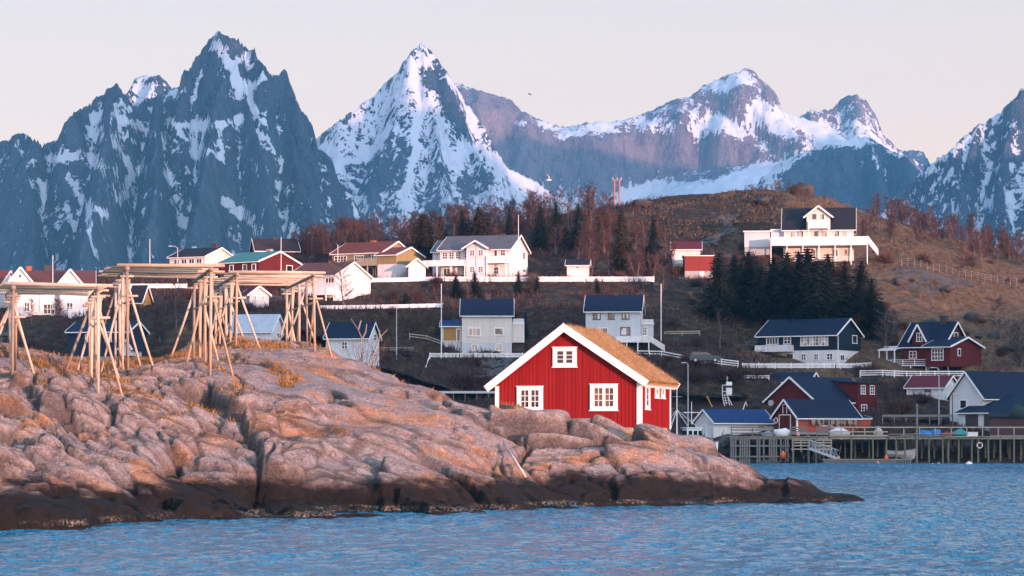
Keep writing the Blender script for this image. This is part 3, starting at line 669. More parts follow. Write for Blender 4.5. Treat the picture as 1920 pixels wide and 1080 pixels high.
    def winm(h, face, ac, wd, z0, z1, nx=2, ny=2, pane='pane', frame='trim', out=0., b=.10, sill=True, name='window', mt=.035, parent=None):
        m = h.face(face, ac, (z0 + z1) / 2, out); a, c = wd / 2, (z1 - z0) / 2; q = MB()
        q.box(-a, a, c - b, c, -.01, .07, m); q.box(-a - (.05 if sill else 0), a + (.05 if sill else 0), -c, -c + b, -.01, .10 if sill else .07, m)
        q.box(-a, -a + b, -c + b, c - b, -.01, .07, m); q.box(a - b, a, -c + b, c - b, -.01, .07, m)
        for i in range(1, nx): x = -a + b + (2*a - 2*b) * i / nx; q.box(x - mt, x + mt, -c + b, c - b, .005, .055, m)
        for i in range(1, ny): y = -c + b + (2*c - 2*b) * i / ny; q.box(-a + b, a - b, y - mt*.8, y + mt*.8, .005, .045, m)
        f = q.build(name, M[frame], parent or h.o)
        q = MB(); q.box(-a + b, a - b, -c + b, c - b, -.01, .02, m); q.build('pane', M[pane], f)
        return f
    def door(h, face, px0, py0, px1, py1, mat='white', out=0., frame='trim'):
        a0, a1 = (h.u(px0), h.u(px1)) if face == 'front' else sorted((h.v(px0), h.v(px1)))
        z0, z1 = h.z(py1), h.z(py0); m = h.face(face, (a0 + a1)/2, (z0 + z1)/2, out); a, c = (a1 - a0)/2, (z1 - z0)/2
        q = MB(); q.box(-a, -a + .1, -c, c, -.01, .07, m); q.box(a - .1, a, -c, c, -.01, .07, m); q.box(-a + .1, a - .1, c - .1, c, -.01, .07, m)
        f = q.build('door_frame', M[frame], h.o)
        q = MB(); q.box(-a + .1, a - .1, -c, c - .1, -.01, .03, m); q.box(-a*.55, a*.55, c*.1, c*.65, .03, .045, m); q.box(-a*.55, a*.55, -c*.75, -c*.1, .03, .045, m); q.build('door', WALL.get(mat) or M[mat], h.o)
    def chimney(h, x, y, z0, z1, mat='brick', s=.35):
        q = MB(); q.box(x - s, x + s, y - s, y + s, z0, z1); q.box(x - s - .06, x + s + .06, y - s - .06, y + s + .06, z1 - .25, z1 - .1); q.build('chimney', M[mat], h.o)
    def balcony(h, x0, x1, zf, zt, dep, posts=0, zb=0., y=None, style='panel', sides=True, mat='trim', name='balcony'):
        y = -h.w/2 if y is None else y; q = MB()
        q.box(x0, x1, y - dep, y - .02, zf - .14, zf); b = q.build(name, M[mat], h.o)
        q = MB(); e = y - dep + .03
        def run(A, B):
            q.bar((*A, zt), (*B, zt), .09, .07)
            if style == 'panel':
                n = max(2, int((Vector(B) - Vector(A)).length / .16))
                for i in range(n):
                    p = Vector(A).lerp(Vector(B), (i + .5) / n); d = (Vector(B) - Vector(A)).normalized() * .06
                    q.bar((p.x, p.y, zf + .02), (p.x, p.y, zt - .03), .125, .025, up=(0, 1, 0) if abs(d.x) > abs(d.y) else (1, 0, 0))
            else:
                for k in (.25, .62): zz = zf + (zt - zf) * k; q.bar((*A, zz), (*B, zz), .04, .07)
            n = max(1, round((Vector(B) - Vector(A)).length / 1.8))
            for i in range(n + 1): p = Vector(A).lerp(Vector(B), i / n); q.bar((p.x, p.y, zf), (p.x, p.y, zt + .04), .09, .09, up=(0,1,0))
        run((x0 + .04, e), (x1 - .04, e))
        if sides: run((x0 + .04, y), (x0 + .04, e)); run((x1 - .04, e), (x1 - .04, y))
        q.build('railing', M[mat], b)
        for i in range(posts):
            p = x0 + .1 + (x1 - x0 - .2) * (i / (posts - 1) if posts > 1 else .5)
            q = MB(); q.box(p - .07, p + .07, e - .04, e + .10, zb, zf - .145); q.build('post', M[mat], h.o)
    def gable(h, x0, x1, z0, ze, zr, out, back, wall, roof, ov=.3, y=None, name='dormer', trim='trim'):
        y = -h.w/2 if y is None else y; xm = (x0 + x1)/2
        q = MB(); q.prism([(x0, z0), (x1, z0), (x1, ze), (xm, zr), (x0, ze)], y - out, y + back); d = q.build(name, WALL.get(wall) or M[wall], h.o)
        s = (zr - ze) / (xm - x0); t = .14; g = .03
        q = MB(); q.prism([(x0 - ov, ze - ov*s + g), (xm, zr + g), (x1 + ov, ze - ov*s + g), (x1 + ov, ze - ov*s + g + t), (xm, zr + g + t*1.3), (x0 - ov, ze - ov*s + g + t)], y - out - ov, y + back); q.build('dormer_roof', ROOF[roof], d)
        q = MB(); b = y - out - ov - .025
        for sgn in (-1, 1):
            xe = x0 - ov if sgn < 0 else x1 + ov
            q.bar((xe, b, ze - ov*s + g + .06), (xm, b, zr + g + .08), .05, .24)
        q.build('dormer_trim', M[trim], d)

# ---- upper left row
h = House('long_house', 'long white house with two white front gables and brown tiled roof', (28, 176), None, 597, 390, 8)
h.body('white', 'brown', h.z(533), h.z(507)); h.gable(h.u(20), h.u(62), 0, h.z(531), h.z(505), 1.2, 4, 'white', 'brown'); h.gable(h.u(113), h.u(152), 0, h.z(531), h.z(508), 1.2, 4, 'white', 'brown')
for a, b_ in ((47, 58), (125, 138)): h.win('front', a, 568, b_, 586, 2, 2, out=1.2)
h.winm('front', h.u(40), .5, h.z(524), h.z(516), 1, 1, out=1.2, sill=False)
h.win('front', 82, 570, 104, 590, 3, 2); h.balcony(h.u(128), h.u(174), h.z(590), h.z(581), 2.4, 2, -1); h.chimney(h.u(55), 0, h.z(512), h.z(497)); h.chimney(h.u(90), 0, h.z(510), h.z(495), 'dark_brick', .5)
h = House('red_roofed_house', 'white house with a red tiled roof at the far left edge of the village', (-70, -2), 34, 600, 398, 9)
h.body('white', 'red', h.z(536), h.z(506)); h.win('right', 8, 548, 18, 562, 2, 2)
h = House('garden_shed', 'small shed with ochre front, white end and black roof between the left racks', (242, 265), 284, 592, 392, 4.2, 'shed')
h.body('ochre', 'dark', h.z(565), h.z(536)); h.win('right', 272, 568, 277, 575, 1, 1)
h = House('navy_house', 'dark navy blue house low behind the left rack with white roof edges', (128, 240), 276, 668, 362, 8)
h.body('navy', 'navy', h.z(622), h.z(603)); h.gable(h.u(243) - .4, h.u(262) - .4, h.z(668), h.z(653), h.z(640), 2.4, 2, 'white', 'navy', name='porch'); h.win('front', 160, 626, 170, 641, 2, 2); h.win('front', 200, 626, 210, 641, 2, 2)
h = House('bungalow', 'white bungalow with a black roof and broad white gable above the middle rack', (318, 384), 443, 502, 455, 9)
h.body('cream', 'dark', h.z(481), h.z(463)); h.chimney(h.u(384) - 1., 0, h.z(468), h.z(453), 'dark_brick', .45)
for a in (326, 340, 354, 368): h.win('front', a, 484, a + 11, 494, 2, 1)
h = House('green_roofed_house', 'dark red house under a bright green metal roof', (412, 485), 562, 530, 434, 9.5)
h.body('dred', 'green', h.z(490), h.z(470)); h.win('front', 455, 494, 463, 507, 1, 1); h.win('front', 472, 494, 480, 507, 1, 1); h.win('front', 430, 494, 438, 507, 1, 1); h.win('right', 537, 493, 549, 506, 1, 1); h.chimney(h.u(465), .3, h.z(478), h.z(463), 'concrete', .35)
h = House('brown_roofed_house', 'house showing only a long dark brown roof behind the green roofed house', (480, 560), 470, 492, 476, 8)
h.body('dred', 'bark', h.z(470), h.z(446)); h.chimney(h.u(520), 0, h.z(450), h.z(441), 'dark_brick')
h = House('tiled_house', 'white house with red brown tiled roof and broad white gable behind the right rack', (540, 628), 696, 574, 418, 9.5)
h.body('white', 'brown', h.z(516), h.z(490)); h.win('front', 610, 520, 627, 531, 3, 1); h.win('front', 575, 520, 592, 531, 3, 1); h.chimney(h.u(586), .4, h.z(500), h.z(484)); h.balcony(h.u(540), h.u(626), h.z(552), h.z(540), 2., 4, -.5)
h.door('front', 598, 553, 607, 573, 'brown'); h.win('front', 612, 556, 626, 570, 2, 1)
h = House('olive_house', 'ochre and olive two storey house with red tiled roofs and a long balcony', (622, 716), 773, 522, 448, 9)
h.body('olive', 'red', h.z(473), h.z(451)); h.chimney(h.u(672), 0, h.z(456), h.z(446))
for a, b_ in ((626, 650), (664, 682), (696, 706)): h.win('front', a, 477, b_, 489, 4 if b_ - a > 12 else 2, 2)
h.balcony(h.u(678), h.u(716) + .3, h.z(497), h.z(485), 1.6, 3, -.5, mat='olive_paint' if 'olive_paint' in M else 'pale_wood'); h.door('front', 690, 500, 700, 521, 'brown'); h.door('front', 704, 500, 712, 521, 'brown')
h.body('olive', 'red', h.z(480), h.z(465), 'x', h.L/2 + .02, h.L/2 + 3.6, -h.w/2 - 1.5, h.w/2 - 2.4, names=('wing_wall', 'wing_roof'), low=(h.z(497), 'white', 'wing_lower_wall'))
h = House('garage', 'white gabled garage beside the olive house and the big white house', (766, 798), None, 520, 442, 5, 'garage')
h.body('white', 'dark', h.z(499), h.z(486), 'y'); h.door('front', 773, 503, 792, 519, 'white', frame='trim')
h = House('big_house', 'big white two storey house with grey slate roof, front bay and long balcony', (824, 956), 990, 522, 442, 9.5)
h.body('white', 'slate', h.z(466), h.z(439), ov=.5); h.balcony(h.u(797), h.u(878), h.z(496), h.z(487), 1.6, 4, -.5)
h.gable(h.u(879), h.u(916), 0, h.z(464), h.z(453), 1.3, 4.5, 'whiteh', 'slate', .6, name='bay')
for a in (828, 840.5, 853): h.win('front', a, 470, a + 11, 484, 2, 3)
for a in (885, 901): h.win('front', a, 468, a + 10, 480, 2, 3, out=1.3); h.win('front', a, 499, a + 10, 511, 2, 3, out=1.3)
h.win('front', 870, 470, 876, 482, 1, 3); h.balcony(h.u(916) + .05, h.u(956) - .1, h.z(492), h.z(481), 1.5, 2, 0); h.win('front', 938, 467, 948, 480, 2, 2); h.door('front', 926, 467, 933, 491, 'dred')
h.win('front', 865, 499, 876, 512, 2, 3); h.win('front', 830, 500, 844, 516, 2, 1); h.win('front', 925, 500, 936, 514, 2, 2); h.win('right', 980, 467, 985, 481, 1, 3); h.win('right', 980, 499, 985, 506, 1, 1)
h.body('white', 'slate', h.z(467), h.z(445), 'x', -h.L/2 - 2.1, -h.L/2 - .05, -h.w/2 + 2.6, h.w/2, names=('porch_wall', 'porch_roof'))
h.chimney(h.u(925), .2, h.z(443), h.z(433), 'dark_brick', .3)
h = House('white_shed', 'tiny white shed with black roof beside the white picket fence', (1063, 1103), 1105, 518, 442, 3.5, 'shed')
h.body('white', 'dark', h.z(497), h.z(488)); h.win('front', 1079, 499, 1088, 504, 1, 1, 'pane_c')
h = House('maroon_roofed_cabin', 'white cabin with a maroon roof behind the red shed', (1261, 1313), None, 494, 458, 5, 'cabin')
h.body('white', 'maroon', h.z(467), h.z(453)); h.door('front', 1266, 471, 1273, 492, 'white')
h = House('red_shed', 'flat roofed red shed on a concrete base on the hillside', (1284, 1337), 1280, 520, 450, 5, 'shed')
h.body('red', 'dark', h.z(480), h.z(479), 'x', low=(h.z(508), 'concrete', 'base'), ov=.15); h.door('front', 1312, 509, 1320, 519, 'white')
# ---- the house on top
h = House('hilltop_house', 'white house with black roof, front gable and long terrace on top of the hill', (1470, 1601), None, 490, 460, 8)
h.body('cream', 'dark', h.z(428), h.z(388), ov=.45); h.gable(h.u(1513), h.u(1557), h.z(430), h.z(405), h.z(388), .8, 5, 'cream', 'dark', .5)
for a in (1522, 1536): h.win('front', a, 400, a + 11, 413, 1, 1, 'pane_c', out=.8)
h.balcony(h.u(1516), h.u(1556), h.z(427), h.z(416), 1.0, 2, h.z(459), y=-h.w/2 - .8)
h.balcony(h.u(1446), h.u(1627), h.z(460), h.z(446), 3.0, 7, -1.5, name='terrace')
for a, b_ in ((1482, 1493), (1497, 1508), (1525, 1535), (1539, 1552), (1564, 1575), (1578, 1590)): h.win('front', a, 432, b_, 445, 1, 1, 'pane_c')
for a, b_ in ((1490, 1500), (1520, 1530), (1560, 1572), (1580, 1594)): h.win('front', a, 466, b_, 482, 1, 1, 'pane_c')
h.body('pale', 'white', h.z(433), h.z(432.5), 'x', h.u(1396), h.u(1444), -h.w/2 + .5, h.w/2 - 2, z0=h.z(461), names=('annex_wall', 'annex_roof'), trim=None, ov=.25)
h.body('pale', 'white', h.z(430), h.z(429.5), 'x', h.u(1446), h.u(1469), -h.w/2 + .8, h.w/2 - 2, z0=h.z(461), names=('passage_wall', 'passage_roof'), trim=None, ov=.1, fnd=0)
h.chimney(h.u(1514), 1., h.z(392), h.z(381), 'dark_brick', .3)
q = MB(); y_ = -h.w/2 - 3
for i in range(13):
    t_ = i / 12; q.bar((h.u(1627) + t_ * 1.6, y_ + .2, h.z(458) - t_ * 2), (h.u(1627) + t_ * 1.6, y_ + .2, h.z(446) - t_ * 2.2), .12, .03, up=(0,1,0))
q.bar((h.u(1627), y_ + .2, h.z(445)), (h.u(1627) + 1.65, y_ + .2, h.z(445) - 2.2), .08, .1); q.build('ramp_railing', M['trim'], h.o)
# ---- middle row
h = House('cottage', 'small white cottage with reddish roof seen through the racks', (468, 504), 448, 577, 398, 7, 'cottage')
h.body('white', 'maroon', h.z(552), h.z(538), 'y'); h.win('front', 474, 554, 481, 563, 2, 2); h.win('front', 490, 554, 496, 563, 2, 2)
h = House('grey_roofed_house', 'low white house with a pale grey metal roof below the racks', (428, 508), 534, 642, 368, 7)
h.body('white', 'grey', h.z(621), h.z(590)); h.win('right', 519, 622, 523, 632, 1, 1); h.win('front', 445, 625, 455, 635, 2, 1)
h = House('waterside_house', 'white house with a navy roof half hidden behind the rock mound', (611, 690), 711, 690, 370, 6)
h.body('white', 'navy', h.z(633), h.z(605)); h.win('right', 700, 624, 706, 638, 1, 2); h.win('right', 697, 655, 703, 668, 1, 2); h.win('front', 640, 640, 652, 655, 2, 2); h.chimney(h.u(650), 0, h.z(610), h.z(597), 'dark_brick', .3)
h = House('square_house', 'square cream white house with deep blue roof and grey ground floor', (866, 960), None, 663, 402, 8)
h.body('cream', 'navy', h.z(591), h.z(560), low=(h.z(643), 'pale')); h.chimney(h.u(915), 0, h.z(564), h.z(549), 'dark_brick', .35)
h.win('front', 877, 614, 902, 631, 3, 1, 'pane_b', b=.16); h.win('front', 926, 614, 945, 629, 1, 1, 'pane_c', b=.16); h.win('front', 884, 645, 896, 658, 2, 1, 'pane_b'); h.win('front', 929, 644, 942, 658, 2, 1, 'pane_b')
h.body('cream', 'blue', h.z(612), h.z(598), 'x', -h.L/2 - 2.9, -h.L/2 - .02, -h.w/2 + .8, h.w/2 - 1, names=('annex_wall', 'annex_roof'), low=(h.z(640), 'pale', 'annex_base'), shed=1)
q = MB(); m_ = h.face('front', -h.L/2 - 1.7, h.z(626), -.8); q.box(-.9, .9, -.9, .9, 0, .04, m_); q.build('annex_shutter', WALL['ochre'], h.o)
h.winm('front', -h.L/2 - .5, .6, h.z(640), h.z(616), 1, 1, out=-.8)
h.body('cream', 'white', h.z(606), h.z(605.6), 'x', h.L/2 + .02, h.L/2 + 1.75, -h.w/2 + .4, h.w/2 - 2, z0=h.z(642), names=('bay_wall', 'bay_roof'), trim=None, ov=.02, fnd=0)
h.balcony(h.L/2 + .02, h.L/2 + 1.8, h.z(606), h.z(598), .1, 0, y=-h.w/2 + .42); q = MB(); q.box(h.L/2 + .1, h.L/2 + 1.7, -h.w/2 + 1.2, h.w/2 - 2, -1, h.z(642) - .01); q.build('bay_base', M['dark_wood'], h.o)
h = House('pale_house', 'tall pale grey house with deep blue roof and white terrace right of the sod roof', (1098, 1201), 1206, 645, 402, 8)
h.body('pale', 'navy', h.z(583), h.z(553))
for a, b_ in ((1112, 1126), (1140, 1152), (1166, 1180)): h.win('front', a, 586, b_, 599, 2, 1, 'pane_w', frame='dark_wood')
h.win('front', 1163, 613, 1182, 629, 1, 1, 'pane_w', frame='dark_wood'); h.win('front', 1120, 614, 1140, 629, 2, 1, 'pane_w'); h.chimney(h.u(1152), .3, h.z(557), h.z(549), 'dark_brick', .35)
h.body('pale', 'white', h.z(607), h.z(606.6), 'x', h.L/2 + .02, h.L/2 + 1.7, -h.w/2 + .9, 0, names=('porch_wall', 'porch_roof'), trim=None, ov=.1); h.balcony(h.L/2 + .02, h.L/2 + 1.8, h.z(606), h.z(599), .1, 0, y=-h.w/2 + .8)
h.win('front', 1204, 612, 1213, 629, 2, 3, 'pane', out=-.9, name='glazed_door')
h.balcony(h.u(1155), h.u(1219), h.z(641), h.z(631), 2.2, 4, -1.5, name='terrace')
q = MB()
for i in range(16):
    t_ = i / 15; q.bar((h.u(1219) + t_ * 2.1, -h.w/2 - 2.1, h.z(641) - t_ * 1.4), (h.u(1219) + t_ * 2.1, -h.w/2 - 2.1, h.z(631) - t_ * 1.4), .1, .03, up=(0,1,0))
q.bar((h.u(1219), -h.w/2 - 2.1, h.z(630.5)), (h.u(1219) + 2.15, -h.w/2 - 2.1, h.z(630.5) - 1.4), .08, .09); q.build('stair_railing', M['trim'], h.o)
h = House('two_tone_house', 'long house, blue black upstairs and white downstairs, behind a white picket fence', (1420, 1568), 1615, 684, 402, 8.5)
h.body('blue', 'navy', h.z(627), h.z(597), ov=.4, low=(h.z(656), 'white')); h.balcony(h.u(1421), h.u(1488), h.z(656), h.z(646), 1.3)
h.win('front', 1436, 629, 1459, 644, 4, 1); h.win('front', 1469, 629, 1483, 644, 2, 2); h.win('front', 1501, 627, 1553, 648, 9, 3, 'pane_w', b=.09); h.win('right', 1598, 626, 1607, 642, 1, 1)
for a, b_ in ((1439, 1448), (1454, 1463)): h.win('front', a, 663, b_, 676, 2, 2, 'pane_w')
for a, b_ in ((1502, 1512), (1526, 1535), (1550, 1562)): h.win('front', a, 662, b_, 675, 2, 2)
h.door('front', 1473, 661, 1488, 683, 'dark_wood'); h.win('right', 1575, 664, 1583, 676, 2, 1)
q = MB(); q.bar((h.L/2 + .06, -h.w/2 + .5, 0), (h.L/2 + .06, -h.w/2 + .5, h.z(630)), .1, .1, up=(0,1,0)); q.build('downpipe', M['trim'], h.o)
h = House('gabled_house', 'dark red house with steep white edged gables, porch and low wing', (1690, 1770), 1814, 688, 402, 7)
h.body('dred', 'navy', h.z(646), h.z(604), ov=.45, fnd=0); h.gable(h.u(1714), h.u(1738), h.z(646), h.z(632), h.z(609), .5, 4, 'dred', 'navy', .45)
h.win('front', 1722, 623, 1733, 640, 2, 2, out=.5); h.win('front', 1705, 657, 1719, 671, 2, 2); h.win('front', 1741, 656, 1749, 671, 1, 2); h.win('right', 1788, 622, 1796, 634, 1, 1)
s_ = 1 / (h.s * math.cos(h.th)); xa = h.u(1752); xb = xa + 45 * s_
h.body('dred', 'navy', h.z(651), h.z(634), 'x', xa, xb, -h.w/2 - 2.6, -h.w/2 + 6.8, names=('wing_wall', 'wing_roof'), ov=.5, fnd=0)
h.winm('front', (xa + xb)/2, 1.9, h.z(677), h.z(654), 4, 3, out=2.6)
m_ = MB(); f_ = h.face('right', -h.w/2 + .1, h.z(661), xb - h.L/2); m_.box(-.45, .45, -.55, .55, -.01, .07, f_); wn = m_.build('window', M['trim'], h.o); m_ = MB(); m_.box(-.33, .33, -.43, .43, .0, .08, f_); m_.build('pane', M['pane'], wn)
h.chimney(h.u(1748), 0, h.z(609), h.z(590), 'dark_brick', .45)
for i, a in enumerate((-.45, -.15, .15, .45)):
    for y_ in (-h.w/2 + .2, h.w/2 - .2): q = MB(); q.box(a * h.L - .1, a * h.L + .1, y_ - .1, y_ + .1, -2.2, -.01); q.build('pile', M['grey_wood'], h.o)
for a in (.1, .5, .9):
    for y_ in (-h.w/2 - 2.4, -h.w/2 + 2, -h.w/2 + 6.4): q = MB(); q.box(xa + (xb - xa) * a - .1, xa + (xb - xa) * a + .1, y_ - .1, y_ + .1, -2.2, -.01); q.build('pile', M['grey_wood'], h.o)
h.balcony(h.u(1660), h.u(1750), h.z(684), h.z(674), 1.9, 4, -1.6, style='rail', name='veranda')
q = MB(); x0_, x1_ = h.u(1660), h.u(1689)
for x_ in (x0_, (x0_ + x1_)/2, x1_): q.bar((x_, -h.w/2 - 1.8, h.z(684)), (x_, -h.w/2 - 1.8, h.z(655)), .13, .13, up=(0,1,0))
q.bar((x0_ - .2, -h.w/2 - 1.8, h.z(655)), (x1_ + .2, -h.w/2 - 1.8, h.z(655)), .16, .2); q.bar((x0_ - .2, -h.w/2, h.z(648)), (x1_ + .2, -h.w/2, h.z(648)), .14, .16)
for i in range(6): x_ = x0_ + (x1_ - x0_) * i / 5; q.bar((x_, -h.w/2 - 2, h.z(654)), (x_, -h.w/2 + 1.5, h.z(648)), .08, .12)
q.build('pergola', M['trim'], h.o)
# ---- harbour row
h = House('far_cottage', 'white cottage with a black roof behind the big dark red warehouse', (1440, 1516), 1537, 745, 390, 6, 'cottage')
h.body('white', 'navy', h.z(716), h.z(700)); h.win('front', 1448, 722, 1456, 732, 2, 2)
h = House('low_building', 'low building with a dark red brown roof behind the white waterside shed', (1272, 1388), 1400, 788, 377, 6, 'building')
h.body('dred', 'bark', h.z(772), h.z(755))
h = House('warehouse', 'big dark red warehouse with black roof and tall windowed side wing', (1438, 1528), 1640, 800, 378, 14, 'warehouse')
h.body('dred', 'navy', h.z(750), h.z(708), 'y', ov=.5)
dx = h.L/2; k_ = 1 / (h.s * math.sin(h.th)); yb = -h.w/2 + (1604 - 1528) * k_ - .6; ye = yb + 38 * k_
h.body('dred', 'navy', h.z(718), h.z(712), 'y', dx - 4.5, dx + .9, yb, ye, names=('side_wing_wall', 'side_wing_roof'), shed=-1, ov=.3, trim=None)
def rwin(y, z0, z1, wd, out): h.winm('right', y, wd, z0, z1, 2, 3, out=out)
for fr in (.25, .72): rwin(yb + (ye - yb) * fr, h.z(738), h.z(720), 1.1, .9)
rwin(yb + (ye - yb) * .3, h.z(776), h.z(757), 1.4, .9)
h.body('dred', 'navy', h.z(754), h.z(730), 'y', dx - 5, dx + .3, ye + .05, ye + 3.4, names=('end_wing_wall', 'end_wing_roof'), shed=-1, ov=.3, trim=None)
rwin(ye + 1.5, h.z(775), h.z(756), 1.0, .3)
q = MB(); m_ = h.face('front', h.u(1446), h.z(755), .05); q.tube([m_ @ Vector((0, 0, 0)), m_ @ Vector((0, 0, .18))], .42, 14); q.build('dish', M['metal'], h.o)
h = House('boathouse', 'red boathouse on the jetty with black roof, white framed door and coral side wall', (1452, 1494), 1610, 810, 364, 10.5, 'boathouse')
h.body('dred', 'navy', h.z(780), h.z(751), 'y', ov=.45, fnd=.3)
q = MB(); q.box(h.L/2 + .002, h.L/2 + .06, -h.w/2 + .15, h.w/2, .0, h.z(780) - .05); q.build('side_cladding', WALL['redh'], h.o)
q = MB(); q.box(h.L/2 - .1, h.L/2 + .09, -h.w/2 - .05, -h.w/2 + .14, 0, h.z(781)); q.build('corner_board', M['trim'], h.o)
h.door('front', 1461, 777, 1483, 806, 'dred'); h.door('front', 1468, 757, 1476, 775, 'dred'); h.win('right', 1538, 789, 1560, 799, 2, 1)
h.body('redh', 'navy', h.z(785), h.z(780), 'y', -1.2, h.L/2 - .1, h.w/2 + .02, h.w/2 + 2.4, names=('lean_to_wall', 'lean_to_roof'), fnd=.3, ov=.1)
BOAT = h
h = House('waterside_shed', 'long low white shed with a blue metal roof beside the jetty', (1303, 1338), 1450, 824, 366, 10, 'shed')
h.body('white', 'blue', h.z(791), h.z(770), 'y', ov=.35, fnd=1.5); h.win('right', 1420, 797, 1434, 802, 1, 1); h.door('front', 1315, 796, 1325, 822, 'white', frame='white')
h = House('roadside_house', 'small white house with flared walls and a red roof beside the harbour road', (1700, 1770), 1797, 753, 388, 6)
h.body('whiteh', 'maroon', h.z(726), h.z(706)); h.win('front', 1734, 726, 1745, 735, 1, 1, frame='dark_wood')
h = House('white_boathouse', 'tall white boathouse with a black roof at the right edge by the jetty', (1781, 1843), 1975, 800, 374, 14, 'boathouse')
h.body('white', 'navy', h.z(743), h.z(698), 'y', ov=.45, fnd=1.5); h.win('front', 1800, 749, 1813, 766, 1, 1); h.win('front', 1801, 782, 1814, 795, 1, 1)
h.body('white', 'navy', h.z(774), h.z(744), 'x', h.L/2 - 2.2, h.L/2 + 9, -h.w/2 - 2.4, -h.w/2 + 4.4, names=('annex_wall', 'annex_roof'), shed=1, ov=.4, fnd=1.5)
q = MB(); m_ = h.face('front', h.L/2 + .2, h.z(789), 2.4); q.box(-1.1, 1.1, -.85, .8, -.01, .03, m_); q.build('garage_door', M['dark_wood'], h.o)
q = MB(); m_ = h.face('front', h.L/2 + 3.4, h.z(789), 2.4); q.box(-1.1, 1.1, -.85, .8, -.01, .03, m_); q.build('garage_door', M['dark_wood'], h.o)
h = House('net_shed', 'weathered purple brown plank shed standing on the jetty at the right edge', (1857, 1935), None, 816, 360, 4, 'shed')
h.body('brown', 'dark', h.z(783), h.z(776), 'x', fnd=.2, ov=.2, trim=None)

# ---- the red house on the island
RS = math.radians(14); RD = 141.; L_, Wd = 7.7, 7.4
rc = W(1201, 801, RD); c_ = Vector((Wd/2, -L_/2, 0)); c_.rotate(Matrix.Rotation(-RS, 3, 'Z'))
rh = empty('sod_roofed_house', rc - c_, -RS, 'red board house with white trim and a golden grass roof on the rocks', 'house')
def RP(x, y, z): return rh.matrix_basis @ Vector((x, y, z))
hl, hr_, ha, xa_ = 2.12, 2.3, 4.86, -.12          # left eave, right eave, apex, apex offset
redm = siding('red_painted_boards', (.225, .010, .010), .19, False, .25, .55, var=.10)
rv = NT('sun_bleached_red_paint')
q = MB(); q.prism([(-Wd/2, 0), (Wd/2, 0), (Wd/2, hr_), (xa_, ha), (-Wd/2, hl)], -L_/2, L_/2)
def topz(x): return hl + (ha - hl) * (x + Wd/2) / (xa_ + Wd/2) if x < xa_ else ha + (hr_ - ha) * (x - xa_) / (Wd/2 - xa_)
rr = random.Random(3); x = -Wd/2 + .14
while x < Wd/2 - .1:                              # cover boards
    q.box(x - .035, x + .035, -L_/2 - .022, -L_/2 + .01, .02, topz(x) - .03); x += .19 + rr.uniform(-.025, .025)
y = -L_/2 + .2
while y < L_/2 - .1: q.box(Wd/2 - .01, Wd/2 + .028, y - .035, y + .035, .02, hr_ - .02); y += .2 + rr.uniform(-.02, .02)
q.build('wall', redm, rh)
q = MB(); q.box(-Wd/2 + .1, Wd/2 - .1, -L_/2 + .1, L_/2 - .1, -.22, -.002); q.build('floor_frame', M['pale_wood'], rh)
for x in (-Wd/2 + .3, 0, Wd/2 - 2.2, Wd/2 - .3):
    for y in (-L_/2 + .6, -L_/4, 0, L_/4, L_/2 - .4):
        p = RP(x, y, 0); zg = ih(p.x, p.y) - rh.location.z - .3
        q = MB(); q.tube([(x, y, min(zg, -.5)), (x, y, -.222)], .13, 8); q.build('pile', simple('raw_timber', (.40, .24, .11), .8, .3, 3., .3), rh)
# roof: boards, then turf with a ragged grass edge
def slope_line(x, up): return topz(x) + up
t1, ov = .10, .34
sl_l, sl_r = (ha - hl) / (xa_ + Wd/2), (ha - hr_) / (Wd/2 - xa_)
el_, er_ = -Wd/2 - ov, Wd/2 + ov; zl_, zr_ = hl - ov * sl_l, hr_ - ov * sl_r
q = MB(); q.prism([(el_, zl_ + .02), (xa_, ha + .02), (er_, zr_ + .02), (er_, zr_ + .12), (xa_, ha + .13), (el_, zl_ + .12)], -L_/2 - .36, L_/2 + .36); rf = q.build('roof', M['pale_wood'], rh)
def sod_mat():
    t = NT('dry_sod'); v = t.coord(); n = t.noise(v, 2.2, 7., .7); n2 = t.noise(t.mapv(v, (14, 14, 5)), 1., 4., .7)
    c = t.ramp(n, (.3, (.19, .105, .04)), (.5, (.32, .19, .085)), (.7, (.44, .285, .135)))
    c = t.mix(t.rng(n2, .55, .8, 0, .6), c, (.12, .06, .02))
    return t.out(c, .95, n2, .06, 1, .1)
SOD = sod_mat()
nx_, ny_ = 120, 110
gx_, gy_ = np.meshgrid(np.linspace(el_ - .05, er_ + .05, nx_), np.linspace(-L_/2 - .30, L_/2 + .36, ny_))
tz = np.where(gx_ < xa_, ha - (xa_ - gx_) * sl_l, ha - (gx_ - xa_) * sl_r)
edge = np.minimum(np.minimum(sst(el_ - .05, el_ + .12, gx_), sst(er_ + .05, er_ - .12, gx_)), np.minimum(sst(-L_/2 - .30, -L_/2 - .2, gy_), sst(L_/2 + .36, L_/2 + .2, gy_)))
gz_ = tz + .12 + edge * (.20 + .09 * fbm(gx_*1.3, gy_*1.3, 4, 501) + .05 * fbm(gx_*5, gy_*5, 3, 511)) - .05 * (np.abs(gx_ - xa_) < .2)
sod = grid_mesh('turf', gx_, gy_, gz_, SOD); sod.parent = rf
gm = MB(); rg = random.Random(11)
